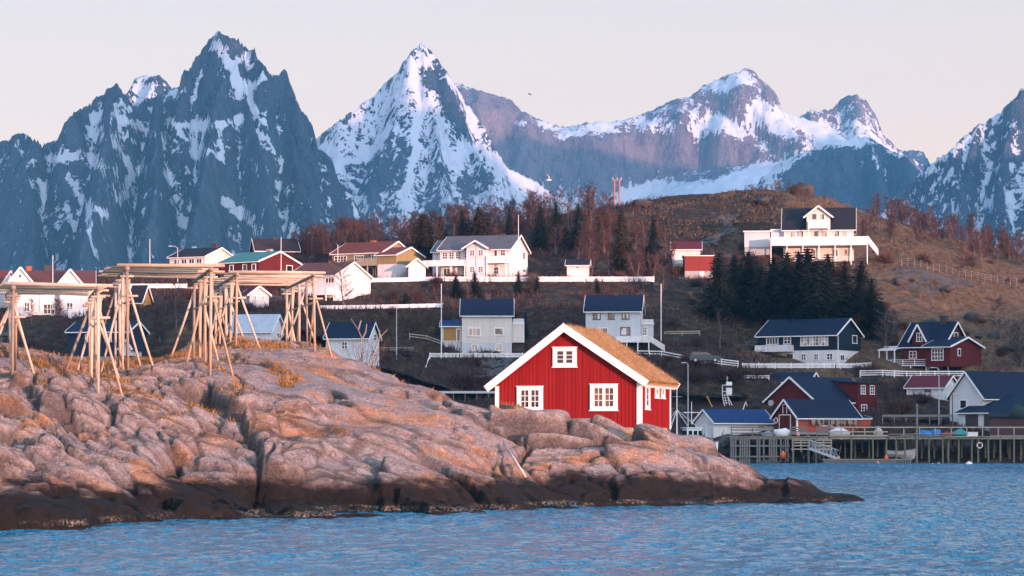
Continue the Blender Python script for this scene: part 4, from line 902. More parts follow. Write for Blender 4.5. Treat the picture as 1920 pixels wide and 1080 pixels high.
for i in range(9000):
    x = rg.uniform(el_, er_); y = rg.uniform(-L_/2 - .28, L_/2 + .34)
    if i < 1100: x = er_ + rg.uniform(-.06, .06)
    elif i < 1900: y = L_/2 + .34 + rg.uniform(-.05, .02)
    b = topz(x) + .28; hgt = rg.uniform(.05, .15); a = rg.uniform(0, 6.28); dn = .10 if x > xa_ else -.10
    dx_, dy_ = math.cos(a) * .02, math.sin(a) * .02; tx = x + dn * rg.uniform(.3, 2.2) * (1 if i >= 1100 else .8); tz_ = b + hgt * (1 if i >= 1100 else -.4)
    gm.add([(x - dx_, y - dy_, b - .1), (x + dx_, y + dy_, b - .1), (tx, y + rg.uniform(-.08, .08), tz_)], [(0, 1, 2)])
gm.build('grass', SOD, rf)
# barge boards with a cap strip, corner boards, eave rafters
def barge(yb, name='barge_board'):
    q = MB()
    for (A, B) in (((el_ - .08, zl_ + .06), (xa_, ha + .10)), ((xa_, ha + .10), (er_ + .06, zr_ + .07))):
        q.bar((A[0], yb, A[1]), (B[0], yb, B[1]), .05, .35); q.bar((A[0], yb - .035, A[1] + .12), (B[0], yb - .035, B[1] + .12), .045, .14)
    q.prism([(xa_ - .2, ha - .02), (xa_, ha - .14), (xa_ + .2, ha - .02), (xa_, ha + .36)], yb - .061, yb - .058)
    q.build(name, M['trim'], rh)
barge(-L_/2 - .39); barge(L_/2 + .39)
for x, zt in ((-Wd/2 + .07, hl - .05), (Wd/2 - .08, hr_ - .08)):
    q = MB(); q.box(x - .1, x + .1, -L_/2 - .06, -L_/2 + .02, -.05, zt)
    if x > 0: q.box(Wd/2 + .032, Wd/2 + .06, -L_/2 - .06, -L_/2 + .2, -.05, zt)
    q.build('corner_board', M['trim'], rh)
q = MB(); q.box(Wd/2 + .01, Wd/2 + .06, L_/2 - .12, L_/2 + .05, -.05, hr_ - .05); q.build('corner_board', M['trim'], rh)
for k in range(12):
    q = MB(); y = -L_/2 + .3 + k * (L_ - .5) / 11; q.bar((Wd/2 - .02, y, hr_ - .10), (er_ - .02, y, zr_ - .05), .09, .12); q.build('rafter', M['trim'], rh)
def rwindow(face, a, z0, z1, wd, sashes, nx, ny, curtain=None, out=0.):
    if face == 'front': o, r, n = Vector((a, -L_/2 - .055 - out, (z0+z1)/2)), Vector((1,0,0)), Vector((0,-1,0))
    else: o, r, n = Vector((Wd/2 + .06, a, (z0+z1)/2)), Vector((0,1,0)), Vector((1,0,0))
    m = Matrix((r, Vector((0,0,1)), n)).transposed().to_4x4(); m.translation = o
    A, C = wd/2, (z1-z0)/2; b = .15 if sashes > 1 else .1; q = MB()
    q.box(-A, A, C - .13, C, -.02, .05, m); q.box(-A - .04, A + .04, C, C + .035, -.02, .09, m); q.box(-A, A, -C, -C + .13, -.02, .05, m); q.box(-A - .05, A + .05, -C - .04, -C, -.02, .09, m)
    q.box(-A, -A + b, -C + .13, C - .13, -.02, .05, m); q.box(A - b, A, -C + .13, C - .13, -.02, .05, m)
    f = q.build('window', M['trim'], rh)
    iw = (2*A - 2*b) / sashes
    for s in range(sashes):
        x0 = -A + b + s * iw; x1 = x0 + iw; q = MB(); e = .07; g0, g1, h0, h1 = x0 + e, x1 - e, -C + .13 + e*.8, C - .13 - e*.8
        q.box(x0, x0 + e, h0 - e*.8, h1 + e*.8, -.02, .035, m); q.box(x1 - e, x1, h0 - e*.8, h1 + e*.8, -.02, .035, m); q.box(g0, g1, h1, h1 + e*.8, -.02, .035, m); q.box(g0, g1, h0 - e*.8, h0, -.02, .035, m)
        for i in range(1, nx): X_ = g0 + (g1-g0)*i/nx; q.box(X_ - .014, X_ + .014, h0, h1, -.01, .025, m)
        for i in range(1, ny): Y_ = h0 + (h1-h0)*i/ny; q.box(g0, g1, Y_ - .014, Y_ + .014, -.01, .022, m)
        q.build('sash', M['trim'], f)
        q = MB(); q.box(g0, g1, h0, h1, -.02, -.002, m); q.build('pane', M['pane'] if not curtain else M[curtain], f)
def fx(px): return -Wd/2 + (px - 927) / 273 * Wd
def fz(py): return (801 - py) / 37.8
rwindow('front', fx(992.5), fz(769.5) , fz(724), 1.34, 2, 2, 3)
M['pane_warm'] = glass('glass_with_brown_blind', (.02, .014, .012), (.16, .06, .028))
rwindow('front', fx(1132), fz(769), fz(720.5), 1.40, 2, 2, 3, 'pane_warm')
rwindow('front', fx(1058.5), fz(687), fz(650.5), 1.22, 2, 1, 3)
rwindow('side', -L_/2 + 1.45, fz(767), fz(720), 1.0, 1, 1, 3); rwindow('side', -L_/2 + 3.9, fz(744), fz(721), .85, 1, 1, 1); rwindow('side', -L_/2 + 5.5, fz(744), fz(720), .85, 1, 1, 1)
q = MB(); q.tube([(xa_ - .75, 1.2, ha - .2), (xa_ - .75, 1.2, ha + .15)], .05, 8); q.build('vent_pipe', M['trim'], rh)
# ================================================================== FISH DRYING RACKS
def pole_mat(name, col):
    t = NT(name); v = t.coord(); n = t.noise(t.mapv(v, (3, 3, 1.2)), 2.5, 6., .65); n2 = t.noise(v, .8, 3.)
    c = t.mix(n, mul(col, .55), mul(col, 1.3)); c = t.mix(t.rng(n2, .48, .62, 0, .45), c, (.24, .2, .165))
    return t.out(c, .8, n, .01, 1, .2)
POLE = [pole_mat('barked_pole_wood', (.46, .345, .23)), pole_mat('bleached_pole_wood', (.54, .44, .335)), pole_mat('greyed_pole_wood', (.26, .215, .17))]
def rack(label, O, top, W_, Dp, rows, nst, nrail, seed, yaw=11, skew=0.):
    """O: front left corner on plan, rails run along x, support rows run along y"""
    r = random.Random(seed); yw = math.radians(yaw)
    o = empty('drying_rack', (O[0], O[1], top), yw, label, 'drying rack', 'fish drying racks on the rocks')
    mw = Matrix.Translation(o.location) @ Matrix.Rotation(yw, 4, 'Z')
    def ground(x, y): p = mw @ Vector((x, y, 0)); return ih(p.x, p.y) - top - .08
    def pole(a, b, rad, name, m=None, bow=.0):
        a, b = Vector(a), Vector(b); mid = (a + b)/2 + Vector((r.uniform(-bow, bow), r.uniform(-bow, bow), r.uniform(-bow, bow)))
        k = r.uniform(.85, 1.15); q = MB(); q.tube([a, mid, b], [rad*k, rad*k*.93, rad*k*.82], 7)
        return q.build(name, m or POLE[r.choice((0, 0, 1, 1, 1, 2))], o, True)
    for x in rows:
        for i in range(nst):
            y = Dp * (i + .15 * r.uniform(-1, 1)) / (nst - 1) if 0 < i < nst - 1 else Dp * i / (nst - 1)
            pole((x, y, -.05), (x + r.uniform(-.06, .06), y + r.uniform(-.05, .05), ground(x, y)), .072, 'post')
            sg = 1 if (i % 2 == 0) else -1
            fx_ = x + sg * r.uniform(.85, 1.3); pole((x - sg * .12, y + .16, -.12), (fx_, y + .25, ground(fx_, y + .25)), .062, 'brace', bow=.03)
            if i < nst - 1 and r.random() < .85:
                y2 = Dp * (i + 1) / (nst - 1); pole((x + .1, y + .05, r.uniform(-.2, -.5)), (x + .14, y2, ground(x + .14, y2) * r.uniform(.8, 1.)), .055, 'brace', bow=.03)
            pole((x - .3, y + .02, -.32), (x + .3, y + .02, -.30), .06, 'tie')
        pole((x, -.35, .02), (x, Dp + .35, .0), .10, 'beam', POLE[2])
        pole((x + .12, .1, -1.35), (x + .12, Dp - .1, -1.3), .06, 'tie')
    n = nrail
    for i in range(n):
        y = -.15 + (Dp + .3) * i / (n - 1) + r.uniform(-.05, .05); a = -r.uniform(.1, 1.0); b = W_ + r.uniform(.15, 1.0)
        if i == 0: a, b = -.45, W_ + .6
        pole((a, y, .17 + r.uniform(-.03, .07)), (b, y + r.uniform(-.08, .08), .17 + r.uniform(-.04, .07)), .058 if i else .085, 'rail', bow=.03)
    for x in rows:
        pole((x - .25, .05, -1.2), (x + .5, .05, -1.18), .055, 'tie')
    return o
pa = W(25, 541, 118.5)
rack('wide low drying rack of bare poles cut off by the left edge', (pa.x, pa.y), pa.z, 3.5, 8., (0, 3.5), 4, 10, 1)
pb = W(238, 505, 127)
rack('tallest drying rack of bare poles, in the middle of the three', (pb.x, pb.y), pb.z, 3.75, 9.2, (0, 3.75), 4, 11, 2)
pc = W(444, 516, 149)
rack('drying rack of bare poles standing on the bald rock mound', (pc.x, pc.y), pc.z, 4.05, 12.5, (0, 4.05), 5, 10, 3)
q = MB(); a, b = W(945, 820, 128.2), W(985, 848, 124.6); q.tube([(a.x, a.y, ih(a.x, a.y) + .3), (b.x, b.y, ih(b.x, b.y) + .25)], .06, 7)
tag(q.build('pole', POLE[1], None, True), 'lone bare pole lying down the rocks below the red house', 'pole')
# ---- loose stones, grass tufts and a dead bush on the island
rs = random.Random(5)
def stone_mesh(seed, sc_=(1, 1, .7)):
    r = random.Random(seed); bm_ = MB(); bm_.ball((0, 0, 0), 1, 9, 7, sc_)
    bm_.v = [tuple(Vector(v) * (1 + .34 * (r.random() - .5) + .22 * math.sin(v[0]*3 + seed) * math.cos(v[1]*2.3))) for v in bm_.v]
    return bm_
GR = bpy.data.materials['pink_granite']
def island_grass():
    t = NT('dry_island_grass'); P = t.pos(); n = t.noise(P, 2.5, 5., .7); c = t.ramp(n, (.3, (.16, .07, .02)), (.55, (.29, .16, .065)), (.75, (.42, .27, .12)))
    return t.out(c, .95, spec=.1)
gm = MB(); cnt = 0
ys, xs = np.where(grassy > .45)
sel = np.random.RandomState(4).permutation(len(ys))
for k in sel[:9000]:
    x = IX[xs[k]] + rs.uniform(-.08, .08); y = IY[ys[k]] + rs.uniform(-.1, .1)
    if y > 172 or abs(x) > 30: continue
    z = ih(x, y) - .03
    for _ in range(3):
        a = rs.uniform(0, 6.28); l = rs.uniform(.10, .30); s = rs.uniform(.02, .04); tx, ty = rs.gauss(0, .1), rs.gauss(0, .1)
        gm.add([(x - s*math.cos(a), y - s*math.sin(a), z), (x + s*math.cos(a), y + s*math.sin(a), z), (x + tx, y + ty, z + l)], [(0, 1, 2)])
tag(gm.build('grass', island_grass()), kind='stuff')
# ================================================================== TREES AND SHRUBS
def spruce_mat(name, a, b):
    t = NT(name); P = t.pos(); n = t.noise(P, 1.3, 4., .7); n2 = t.noise(P, .35, 3.)
    c = t.mix(n, a, b); c = t.mix(t.rng(n2, .5, .7, 0, .5), c, mul(b, 1.3)); return t.out(c, .9, spec=.15)
SPR = [spruce_mat('dark_spruce_needles', (.006, .013, .012), (.018, .030, .020)), spruce_mat('olive_brown_needles', (.022, .022, .010), (.065, .046, .020))]
BARK = simple('grey_bark', (.12, .095, .085), .9, .35, 4.); PALEBARK = simple('birch_bark', (.13, .10, .095), .9, .4, 4.)
def twig_mat(name, a, b):
    t = NT(name); P = t.pos(); n = t.noise(P, .5, 4., .6); return t.out(t.mix(n, a, b), .95, spec=.1)
TWIG = [twig_mat('purple_brown_twigs', (.035, .02, .021), (.085, .048, .044)), twig_mat('red_brown_twigs', (.05, .026, .022), (.11, .058, .045)), twig_mat('grey_brown_twigs', (.05, .04, .036), (.12, .095, .08))]
def spruce_proto(seed, broad=1., full=0.):
    r = random.Random(seed); q = MB(); H = 10.
    nl = 26
    for k in range(nl):
        t = k / (nl - 1); z = .6 + (H - .75) * t
        R_ = broad * (2.35 * (1 - t) ** (.85 - .3 * full) + .1) * r.uniform(.72, 1.12)
        nb = 13 if t < .8 else 8
        a0 = r.uniform(0, 6.28)
        for i in range(nb):
            a = a0 + 2*math.pi*i/nb + r.uniform(-.25, .25); L = R_ * r.uniform(.6, 1.12); up = r.uniform(.05, .25) * L; dr = r.uniform(.25, .5) * L
            if r.random() < .07: continue
            ca, sa = math.cos(a), math.sin(a); m = max(3, int(L / .2))
            for j in range(m):
                s = (j + r.uniform(.1, .9)) / m; d = L * s; zz = z + up * math.sin(s * 2.2) - dr * s * s
                w = (.20 + .36 * (1 - s)) * r.uniform(.7, 1.3); le = r.uniform(.22, .42)
                for sd in (-1, 1):
                    q.add([(ca*d - sa*.02*sd, sa*d + ca*.02*sd, zz), (ca*(d+le*.55) - sa*w*sd, sa*(d+le*.55) + ca*w*sd, zz - r.uniform(.02, .16)), (ca*(d+le), sa*(d+le), zz - r.uniform(-.03, .10))], [(0, 1, 2)])
                q.add([(ca*d - sa*.08, sa*d + ca*.08, zz), (ca*d + sa*.08, sa*d - ca*.08, zz), (ca*(d+.1), sa*(d+.1), zz - r.uniform(.18, .4))], [(0, 1, 2)])
    for i in range(10): a = r.uniform(0, 6.28); q.add([(0, 0, H + .25), (.12*math.cos(a), .12*math.sin(a), H - .5), (.1*math.cos(a+1), .1*math.sin(a+1), H - .55)], [(0, 1, 2)])
    for k in range(13):                       # dark inner boughs
        t = k / 13; z = .9 + (H - 1.2) * t; rad = broad * 1.15 * (1 - t) ** (.85 - .3 * full)
        for i in range(7): a = 2*math.pi*(i + r.random()*.4)/7; q.add([(0, 0, z + .7), (rad*math.cos(a), rad*math.sin(a), z - r.uniform(0, .5)), (rad*math.cos(a+.95), rad*math.sin(a+.95), z - r.uniform(0, .5))], [(0, 1, 2)])
    tr = MB(); tr.tube([(0, 0, -1), (.03, 0, 4), (0, .03, H)], [.2, .12, .02], 7)
    return q, tr
def mesh_of(mb, name, mat):
    o = mb.build(name, mat); m = o.data; bpy.data.objects.remove(o); return m
SP = []
for s in range(4):
    for mi in (0, 1):
        if mi == 0: c_, t_ = spruce_proto(20 + s, (1, 1.15, .85, 1.35)[s], (0, .2, 0, .9)[s]); base_ = (c_, t_)
        SP.append((mesh_of(base_[0], 'crown', SPR[mi]), mesh_of(base_[1], 'trunk', BARK)))
def place(meshes, names, loc, sc_, rz, name, label, cat, group):
    o = bpy.data.objects.new(name, None); COL.objects.link(o); o.location = loc; o.rotation_euler = (R.gauss(0, .03), R.gauss(0, .03), rz); o.scale = sc_
    tag(o, label, cat, group)
    for m, n in zip(meshes, names):
        c = bpy.data.objects.new(n, m); COL.objects.link(c); c.parent = o
    return o
def spruce(px, top, D, base=None, kind=0, br=None, mi=0, label='', group=None):
    x = xof(px, D); zt = zof(top, D); zb = vh(x, D) - .1
    h_ = max(1.2, zt - zb); s = h_ / 10.25; sx_ = s * (br or 1)
    return place(SP[kind * 2 + mi], ('crown', 'trunk'), (x, D, zb), (sx_, sx_, s), R.uniform(0, 6), 'spruce_tree', label, 'tree', group)
g = 'spruces along the hill crest'
for px, top, D, k, b, mi, lb in ((793, 399, 461, 3, 1.5, 1, 'broad olive brown spruce on the crest above the olive house'), (868, 391, 463, 1, 1.0, 0, 'narrow dark spruce beside the broad brown one above the big white house'), (897, 385, 462, 3, 1.5, 1, 'broad brown spruce on the crest straight above the big white house'),
    (955, 385, 466, 0, .85, 0, 'slim dark spruce leaning out of the birches beside the tall flagpole'), (1012, 384, 470, 1, 1.1, 0, 'short dark spruce top, leftmost of three against the snow apron'), (1047, 376, 470, 1, 1.25, 0, 'highest dark spruce of three against the snow apron'), (1086, 379, 468, 1, 1.2, 0, 'dark spruce, rightmost of three against the snow apron'),
    (1165, 389, 452, 1, .95, 1, 'big open spruce standing among birches below the power line'), (1222, 402, 450, 0, .85, 0, 'tall dark spruce at the end of the white picket fence'), (838, 425, 466, 0, 1.2, 0, 'small dark spruce half sunk in birches above the big white house')):
    spruce(px, top, D, None, k, b, mi, lb, g)
g = 'dark spruces below the hilltop house'
for i, (px, top, D, base, k, b, lb) in enumerate(((1348, 478, 418, 620, 1, 1.05, 'dark spruce at the left end of the thick row below the hilltop house'), (1376, 470, 422, 610, 0, 1.2, None), (1402, 472, 416, 612, 1, 1.2, None), (1428, 485, 412, 615, 0, 1.3, None), (1450, 478, 420, 600, 1, 1.1, None),
    (1472, 476, 414, 615, 0, 1.3, None), (1497, 461, 418, 605, 1, 1.0, 'dark spruce rising highest before the left end of the hilltop terrace'), (1516, 463, 415, 610, 0, 1.25, None), (1553, 460, 416, 612, 1, 1.15, 'wide dark spruce rising before the middle of the hilltop terrace'), (1532, 480, 410, 605, 0, 1.2, None), (1580, 492, 412, 610, 0, 1.2, None), (1612, 478, 414, 612, 1, 1.1, 'dark spruce with a sharp top at the right end of the row below the terrace'),
    (1638, 520, 408, 615, 0, 1.2, 'short dark spruce on the dry grass edge right of the thick row'), (1655, 548, 406, 616, 3, 1.2, 'stubby dark conifer at the foot of the dry grass slope'))):
    spruce(px, top + (i * 37 % 23) - 8, D + 7 + (i * 53 % 9) - 4, base, (k, 3, k, 1)[i % 4], b * (1.55, 1.15, 1.8, 1.5)[i % 4], 0, lb or 'dark spruce standing inside the thick row below the hilltop house', g)
g = 'dark conifers on the middle terraces'
for px, top, D, base, k, b, lb in ((856, 514, 426, 582, 3, 1.2, 'bushy dark conifer below the left end of the big white house'), (891, 507, 426, 582, 1, 1.3, 'pointed dark conifer right above the square cream house'), (972, 506, 428, 570, 0, 1.3, 'dark conifer growing through the picket fence right of the big white house'),
    (1006, 516, 428, 560, 3, .9, 'small dark conifer on the bank right of the square cream house'), (984, 584, 408, 640, 1, .8, 'dark young conifer close to the right wall of the square cream house'), (1120, 520, 428, 560, 3, 1., 'low dark conifer on the bank above the pale grey house'), (760, 548, 418, 580, 3, 1.3, 'round dark conifer on the terrace left of the flagpole')):
    spruce(px, top, D, base, k, b, 0, lb, g)
# bare birches and shrubs
def birch_proto(seed, H=6.5, stems=2, spread=.35, fine=8):
    r = random.Random(seed); tr = MB(); tw = MB()
    def twig(p, d, L, n):
        for _ in range(n):
            dd = (d + Vector((r.gauss(0, .5), r.gauss(0, .5), r.gauss(.25, .3)))).normalized(); e = p + dd * L * r.uniform(.5, 1.2); s = dd.cross(Vector((r.random(), r.random(), r.random()))).normalized() * r.uniform(.014, .028)
            tw.add([p - s, p + s, e], [(0, 1, 2)])
            for _k in range(2):
                f = r.uniform(.3, .8); b = p.lerp(e, f); d3 = (dd + Vector((r.gauss(0, .6), r.gauss(0, .6), r.gauss(.2, .3)))).normalized(); e2 = b + d3 * L * r.uniform(.25, .6); tw.add([b - s * .7, b + s * .7, e2], [(0, 1, 2)])
    for s in range(stems):
        p = Vector((r.gauss(0, .2), r.gauss(0, .2), -.6)); d = Vector((r.gauss(0, spread), r.gauss(0, spread), 1)).normalized(); h_ = H * r.uniform(.8, 1.05); n = 7; pts = [p]
        for i in range(n): d = (d + Vector((r.gauss(0, .08), r.gauss(0, .08), .08))).normalized(); p = p + d * h_ / n; pts.append(p)
        tr.tube(pts, [.10 * (1 - i / (n + .5)) + .012 for i in range(n + 1)], 5)
        for i in range(2, n + 1):
            for _ in range(5):
                a = r.uniform(0, 6.28); b0 = pts[i].lerp(pts[i-1], r.random()); dd = Vector((math.cos(a), math.sin(a), r.uniform(.5, 1.3))).normalized(); L = H * .23 * (1.15 - .6 * i / n) * r.uniform(.7, 1.3); b1 = b0 + dd * L
                tr.tube([b0, b0.lerp(b1, .5) + Vector((0, 0, .05)), b1], [.03, .02, .009], 3, False)
                for f in (.35, .65, 1.): twig(b0.lerp(b1, f), dd, H * .12, fine // 2 + 1)
    return mesh_of(tw, 'crown', None), mesh_of(tr, 'trunk', PALEBARK)
BI = [birch_proto(40 + i, 6.5, 1 + i % 3, .12 + .08 * (i % 2)) for i in range(4)]
def withmat(m, mat): m = m.copy(); m.materials.clear(); m.materials.append(mat); return m
BIM = [[(withmat(c, TWIG[k]), t) for c, t in BI] for k in range(3)]
def birch(px, D, h_, k, label, group, name='birch_tree', cat='tree', x=None):
    x = xof(px, D) if x is None else x; s = h_ / 6.5; i = R.randrange(4)
    return place(BIM[k][i], ('crown', 'trunk'), (x, D, vh(x, D) - .1), (s * R.uniform(.9, 1.3), s * R.uniform(.9, 1.3), s), R.uniform(0, 6), name, label, cat, group)
Rb = random.Random(21)
for i in range(150): birch(Rb.uniform(560, 1150), Rb.uniform(466, 508), Rb.uniform(3.8, 6.2), Rb.choice((0, 0, 1)), 'bare purple brown birch in the wood along the crest behind the white houses', 'bare birches of the crest wood')
for i in range(34): birch(Rb.uniform(1030, 1260), Rb.uniform(440, 474), Rb.uniform(3.5, 5.8), Rb.choice((0, 1, 1)), 'bare reddish birch on the slope between the white shed and the red shed', 'bare birches below the crest spruces')
for i in range(70): birch(Rb.uniform(1605, 1990), Rb.uniform(474, 512), Rb.uniform(3.2, 5.2), Rb.choice((1, 1, 0)), 'bare red brown birch in the belt right of the hilltop house', 'bare birches right of the hilltop house')
for i in range(24): birch(Rb.uniform(1390, 1560), Rb.uniform(492, 516), Rb.uniform(1.2, 2.6), 1, 'bare red brown birch scrub on the knoll behind the hilltop house', 'birch scrub behind the hilltop house')
for px, D, h_, k, lb in ((652, 408, 8., 2, 'bare wide tree before the white gable with red brown roof'), (880, 424, 3.2, 2, 'bare pale shrub tree right above the square cream house'), (1240, 428, 4.5, 2, 'bare grey birch right of the picket fence end'), (1352, 404, 6., 0, 'bare reddish birch below the left dark spruces'), (1330, 398, 4., 0, 'bare thin birch above the parked car'), (1745, 430, 5.2, 2, 'lone leaning bare birch on the dry grass slope'), (1800, 452, 6., 1, 'lone upright bare birch near the wire fence'), (1660, 408, 6.5, 2, 'tall bare birch between the two tone house and the gabled house'),
    (330, 376, 5.5, 0, 'bare dark birch between the left and middle racks'), (300, 372, 4., 0, 'bare low birch right of the navy house'), (545, 392, 3.2, 0, 'bare purple shrub tree beside the small cottage'), (1440, 398, 2.2, 2, 'small bare fruit tree before the two tone house'), (1200, 414, 3., 0, 'bare shrub tree behind the pale grey house'), (60, 380, 3.5, 1, 'bare red birch before the long white house'), (110, 380, 3., 1, 'bare thin red birch left of the navy house'), (1880, 420, 6., 2, 'bare grey birch on the slope right of the gabled house'), (1915, 404, 7., 2, 'tall bare birch at the right edge behind the white boathouse')):
    birch(px, D, h_, k, lb, 'single bare trees among the houses')
def shrub_proto(seed, n=420):
    r = random.Random(seed); q = MB()
    for _ in range(n):
        a = r.uniform(0, 6.28); el = r.uniform(.25, 1.45); d = Vector((math.cos(a)*math.cos(el), math.sin(a)*math.cos(el), math.sin(el))); L = r.uniform(.55, 1.05); b = Vector((r.gauss(0, .2), r.gauss(0, .2), 0)); m_ = b + d * L * .55 + Vector((0, 0, .08)); e = b + d * L + Vector((r.gauss(0, .12), r.gauss(0, .12), r.gauss(0, .08)))
        s = d.cross(Vector((r.random(), r.random(), r.random()))).normalized() * .014
        q.add([b - s, b + s, m_ + s * .7, m_ - s * .7, e], [(0, 1, 2, 3), (3, 2, 4)])
    return q
SHM = [mesh_of(shrub_proto(60 + i), 'shrub', TWIG[k]) for i in range(2) for k in range(3)]
def shrub(px, D, w_, h_, k, label, group=None, x=None):
    x = xof(px, D) if x is None else x
    o = bpy.data.objects.new('shrub', SHM[k + 3 * R.randrange(2)]); COL.objects.link(o); o.location = (x, D, vh(x, D) - .05); o.scale = (w_, w_, h_); o.rotation_euler = (0, 0, R.uniform(0, 6))
    return tag(o, label, 'shrub', group)
for px, D, w_, h_, k, lb in ((1630, 397, 2.8, 2.6, 1, 'round pinkish brown bare shrub at the corner of the two tone house'), (1420, 390, 4.2, 2.2, 1, 'wide pinkish bare shrub beside the harbour road'), (1370, 388, 4., 2.2, 0, 'wide brown bare shrub left of the pink one beside the harbour road'), (782, 424, 1.8, 2., 1, 'reddish bare shrub in front of the white garage'), (815, 418, 1.6, 1.9, 2, 'tan bare shrub beside the tall white flagpole'), (690, 412, 1.4, 1.6, 0, 'dark bare shrub at the white wall right of the tiled house'), (905, 400, .9, .9, 2, 'low grey garden bush before the square cream house'), (950, 400, .8, .9, 2, 'low grey bush at the right corner of the square cream house'),
    (875, 381, 4., 2.4, 0, 'dark bramble bush above the guard rail'), (930, 382, 3.6, 2.2, 0, 'dark bramble bush touching the red house roof line'), (1160, 396, 1.2, 1.6, 1, 'red bush under the white terrace of the pale grey house'), (760, 392, 3., 1.6, 2, 'dry tan bush left of the stone wall'), (1300, 388, 3., 2., 0, 'dark bush below the parked car'), (1500, 384, 3., 1.8, 0, 'dark bush behind the far cottage'), (1690, 384, 3., 2., 1, 'brown bush left of the small red roofed house'), (1880, 392, 3., 2.4, 0, 'dark bush at the foot of the slope right of the gabled house'), (1270, 452, 2., 2., 1, 'red brown bush left of the red shed'), (1660, 458, 2.6, 2., 1, 'rusty bush below the end of the hilltop terrace'), (1560, 452, 2., 1.6, 1, 'rusty bush under the hilltop terrace')):
    shrub(px, D, w_, h_, k, lb)
for i in range(150):
    px, D = Rb.uniform(240, 1950), Rb.uniform(384, 470); x = xof(px, D)
    if any(math.hypot(x - a_, D - b_) < r_ for a_, b_, r_ in HS): continue
    s_ = Rb.uniform(.7, 1.9); shrub(px, D, s_, s_ * Rb.uniform(.7, 1.15), Rb.choice((0, 1, 1, 2)), 'bare russet brown bush among the heath between the houses', 'bare bushes on the village slope')
# boulders on the slopes
BM = [mesh_of(stone_mesh(80 + i), 'boulder', NT('lichen_boulder_rock').out((.075, .075, .078), .95) if i == 0 else bpy.data.materials['lichen_boulder_rock']) for i in range(3)]
for m_ in BM: m_.polygons.foreach_set('use_smooth', [True] * len(m_.polygons))
t = NT('boulder_rock'); v = t.pos(); n = t.noise(v, 1.2, 6., .7); BMAT = t.out(t.mix(n, (.022, .023, .022), (.095, .09, .085)), .95, n, .2, 1, .1)
for m_ in BM: m_.materials.clear(); m_.materials.append(BMAT)
def boulder(px, D, s, label, group='boulders on the dry grass slope'):
    x = xof(px, D); o = bpy.data.objects.new('boulder', BM[R.randrange(3)]); COL.objects.link(o); o.location = (x, D, vh(x, D) + s * .15); s *= .72; o.scale = (s * 1.3, s, s * .8); o.rotation_euler = (R.uniform(-.3, .3), 0, R.uniform(0, 6)); return tag(o, label, 'boulder', group)
for px, D, s, lb in ((1690, 444, 1.6, 'mossy boulder highest on the dry grass slope'), (1775, 440, 1.5, 'round dark boulder beside the leaning birch'), (1828, 428, 2.1, 'big grey boulder in the middle of the dry grass slope'), (1745, 421, 2.3, 'largest mossy boulder above the gabled house'), (1835, 419, .8, 'small boulder between the big mossy ones'), (1866, 421, 1.3, 'flat boulder right of the small one'), (1905, 414, 2.0, 'dark boulder at the right edge of the slope'), (1880, 440, 1.2, 'pale boulder near the right end of the wire fence'), (1240, 470, 1.2, 'pale boulder among heather on the crest'), (1500, 507, 3.4, 'big rock knob crowning the hill behind the hilltop house'), (1205, 500, 1.8, 'dark rock knob on the skyline right of the power line'), (1430, 492, 1.8, 'pale boulder left of the hilltop house roof')):
    boulder(px, D, s, lb)
# rough heather, dead bracken and twigs carpeting the slope
ug = [MB(), MB()]; Ru = random.Random(9)
for i in range(30000):
    D = Ru.uniform(366, 512); px = Ru.uniform(-20, 1960); x = xof(px, D); z = vh(x, D); dry = x > 30 + 12 * math.sin(D * .1) and D > 400
    if vn(np.array(x / 8), np.array(D / 8), 77) < .38: continue
    q = ug[1 if dry else 0]; n_ = 3
    for _ in range(n_):
        a = Ru.uniform(0, 6.28); w_ = Ru.uniform(.05, .12); l = Ru.uniform(.15, .5) if dry else Ru.uniform(.3, 1.0); bx, by = x + Ru.gauss(0, .3), D + Ru.gauss(0, .3)
        q.add([(bx - w_*math.cos(a), by - w_*math.sin(a), z - .15), (bx + w_*math.cos(a), by + w_*math.sin(a), z - .15), (bx + Ru.gauss(0, .3), by + Ru.gauss(0, .3), z + l)], [(0, 1, 2)])
tag(ug[0].build('undergrowth', TWIG[0]), kind='stuff')
tag(ug[1].build('grass', twig_mat('bleached_grass', (.07, .045, .028), (.17, .11, .062))), kind='stuff')
# the dead bush on the rock mound
o = empty('bare_bush', (xof(684, 151), 151, ih(xof(684, 151), 151) - .1), 0, 'bare reddish bush with a forked dead stem on the shoulder of the rock mound', 'bush')
r = random.Random(4); q = MB(); q2 = MB()
for s in range(26):
    p = Vector((r.gauss(0, .55), r.gauss(0, .4), 0)); d = Vector((r.gauss(0, .3), r.gauss(0, .3), 1)).normalized(); n = 5; pts = [p]; L = r.uniform(.9, 2.2)
    for i in range(n): d = (d + Vector((r.gauss(0, .16), r.gauss(0, .16), .05))).normalized(); p = p + d * L / n; pts.append(p)
    q.tube(pts, [.014 * (1 - i / 6) + .003 for i in range(n + 1)], 4, False)
    for i in (2, 3, 4): e = pts[i] + Vector((r.gauss(0, .2), r.gauss(0, .2), r.uniform(.15, .4))); q.tube([pts[i], e], [.007, .003], 3, False)
for pts in ([(-.2, 0, -.2), (-.3, 0, .9), (-.15, .1, 1.5), (-.35, .1, 2.0), (-.75, .1, 2.6)], [(-.15, .1, 1.5), (.05, .1, 1.9), (.1, 0, 2.3)], [(.2, 0, -.2), (.55, 0, .9), (.8, .1, 1.6), (1.2, .1, 2.0)], [(.8, .1, 1.6), (.75, 0, 2.0)], [(-.35, .1, 2.0), (-.2, .1, 2.5)]): q2.tube(pts, [.042 - .008 * i for i in range(len(pts))], 6)
q.build('twig_cluster', TWIG[1], o); q2.build('stem', POLE[2], o)
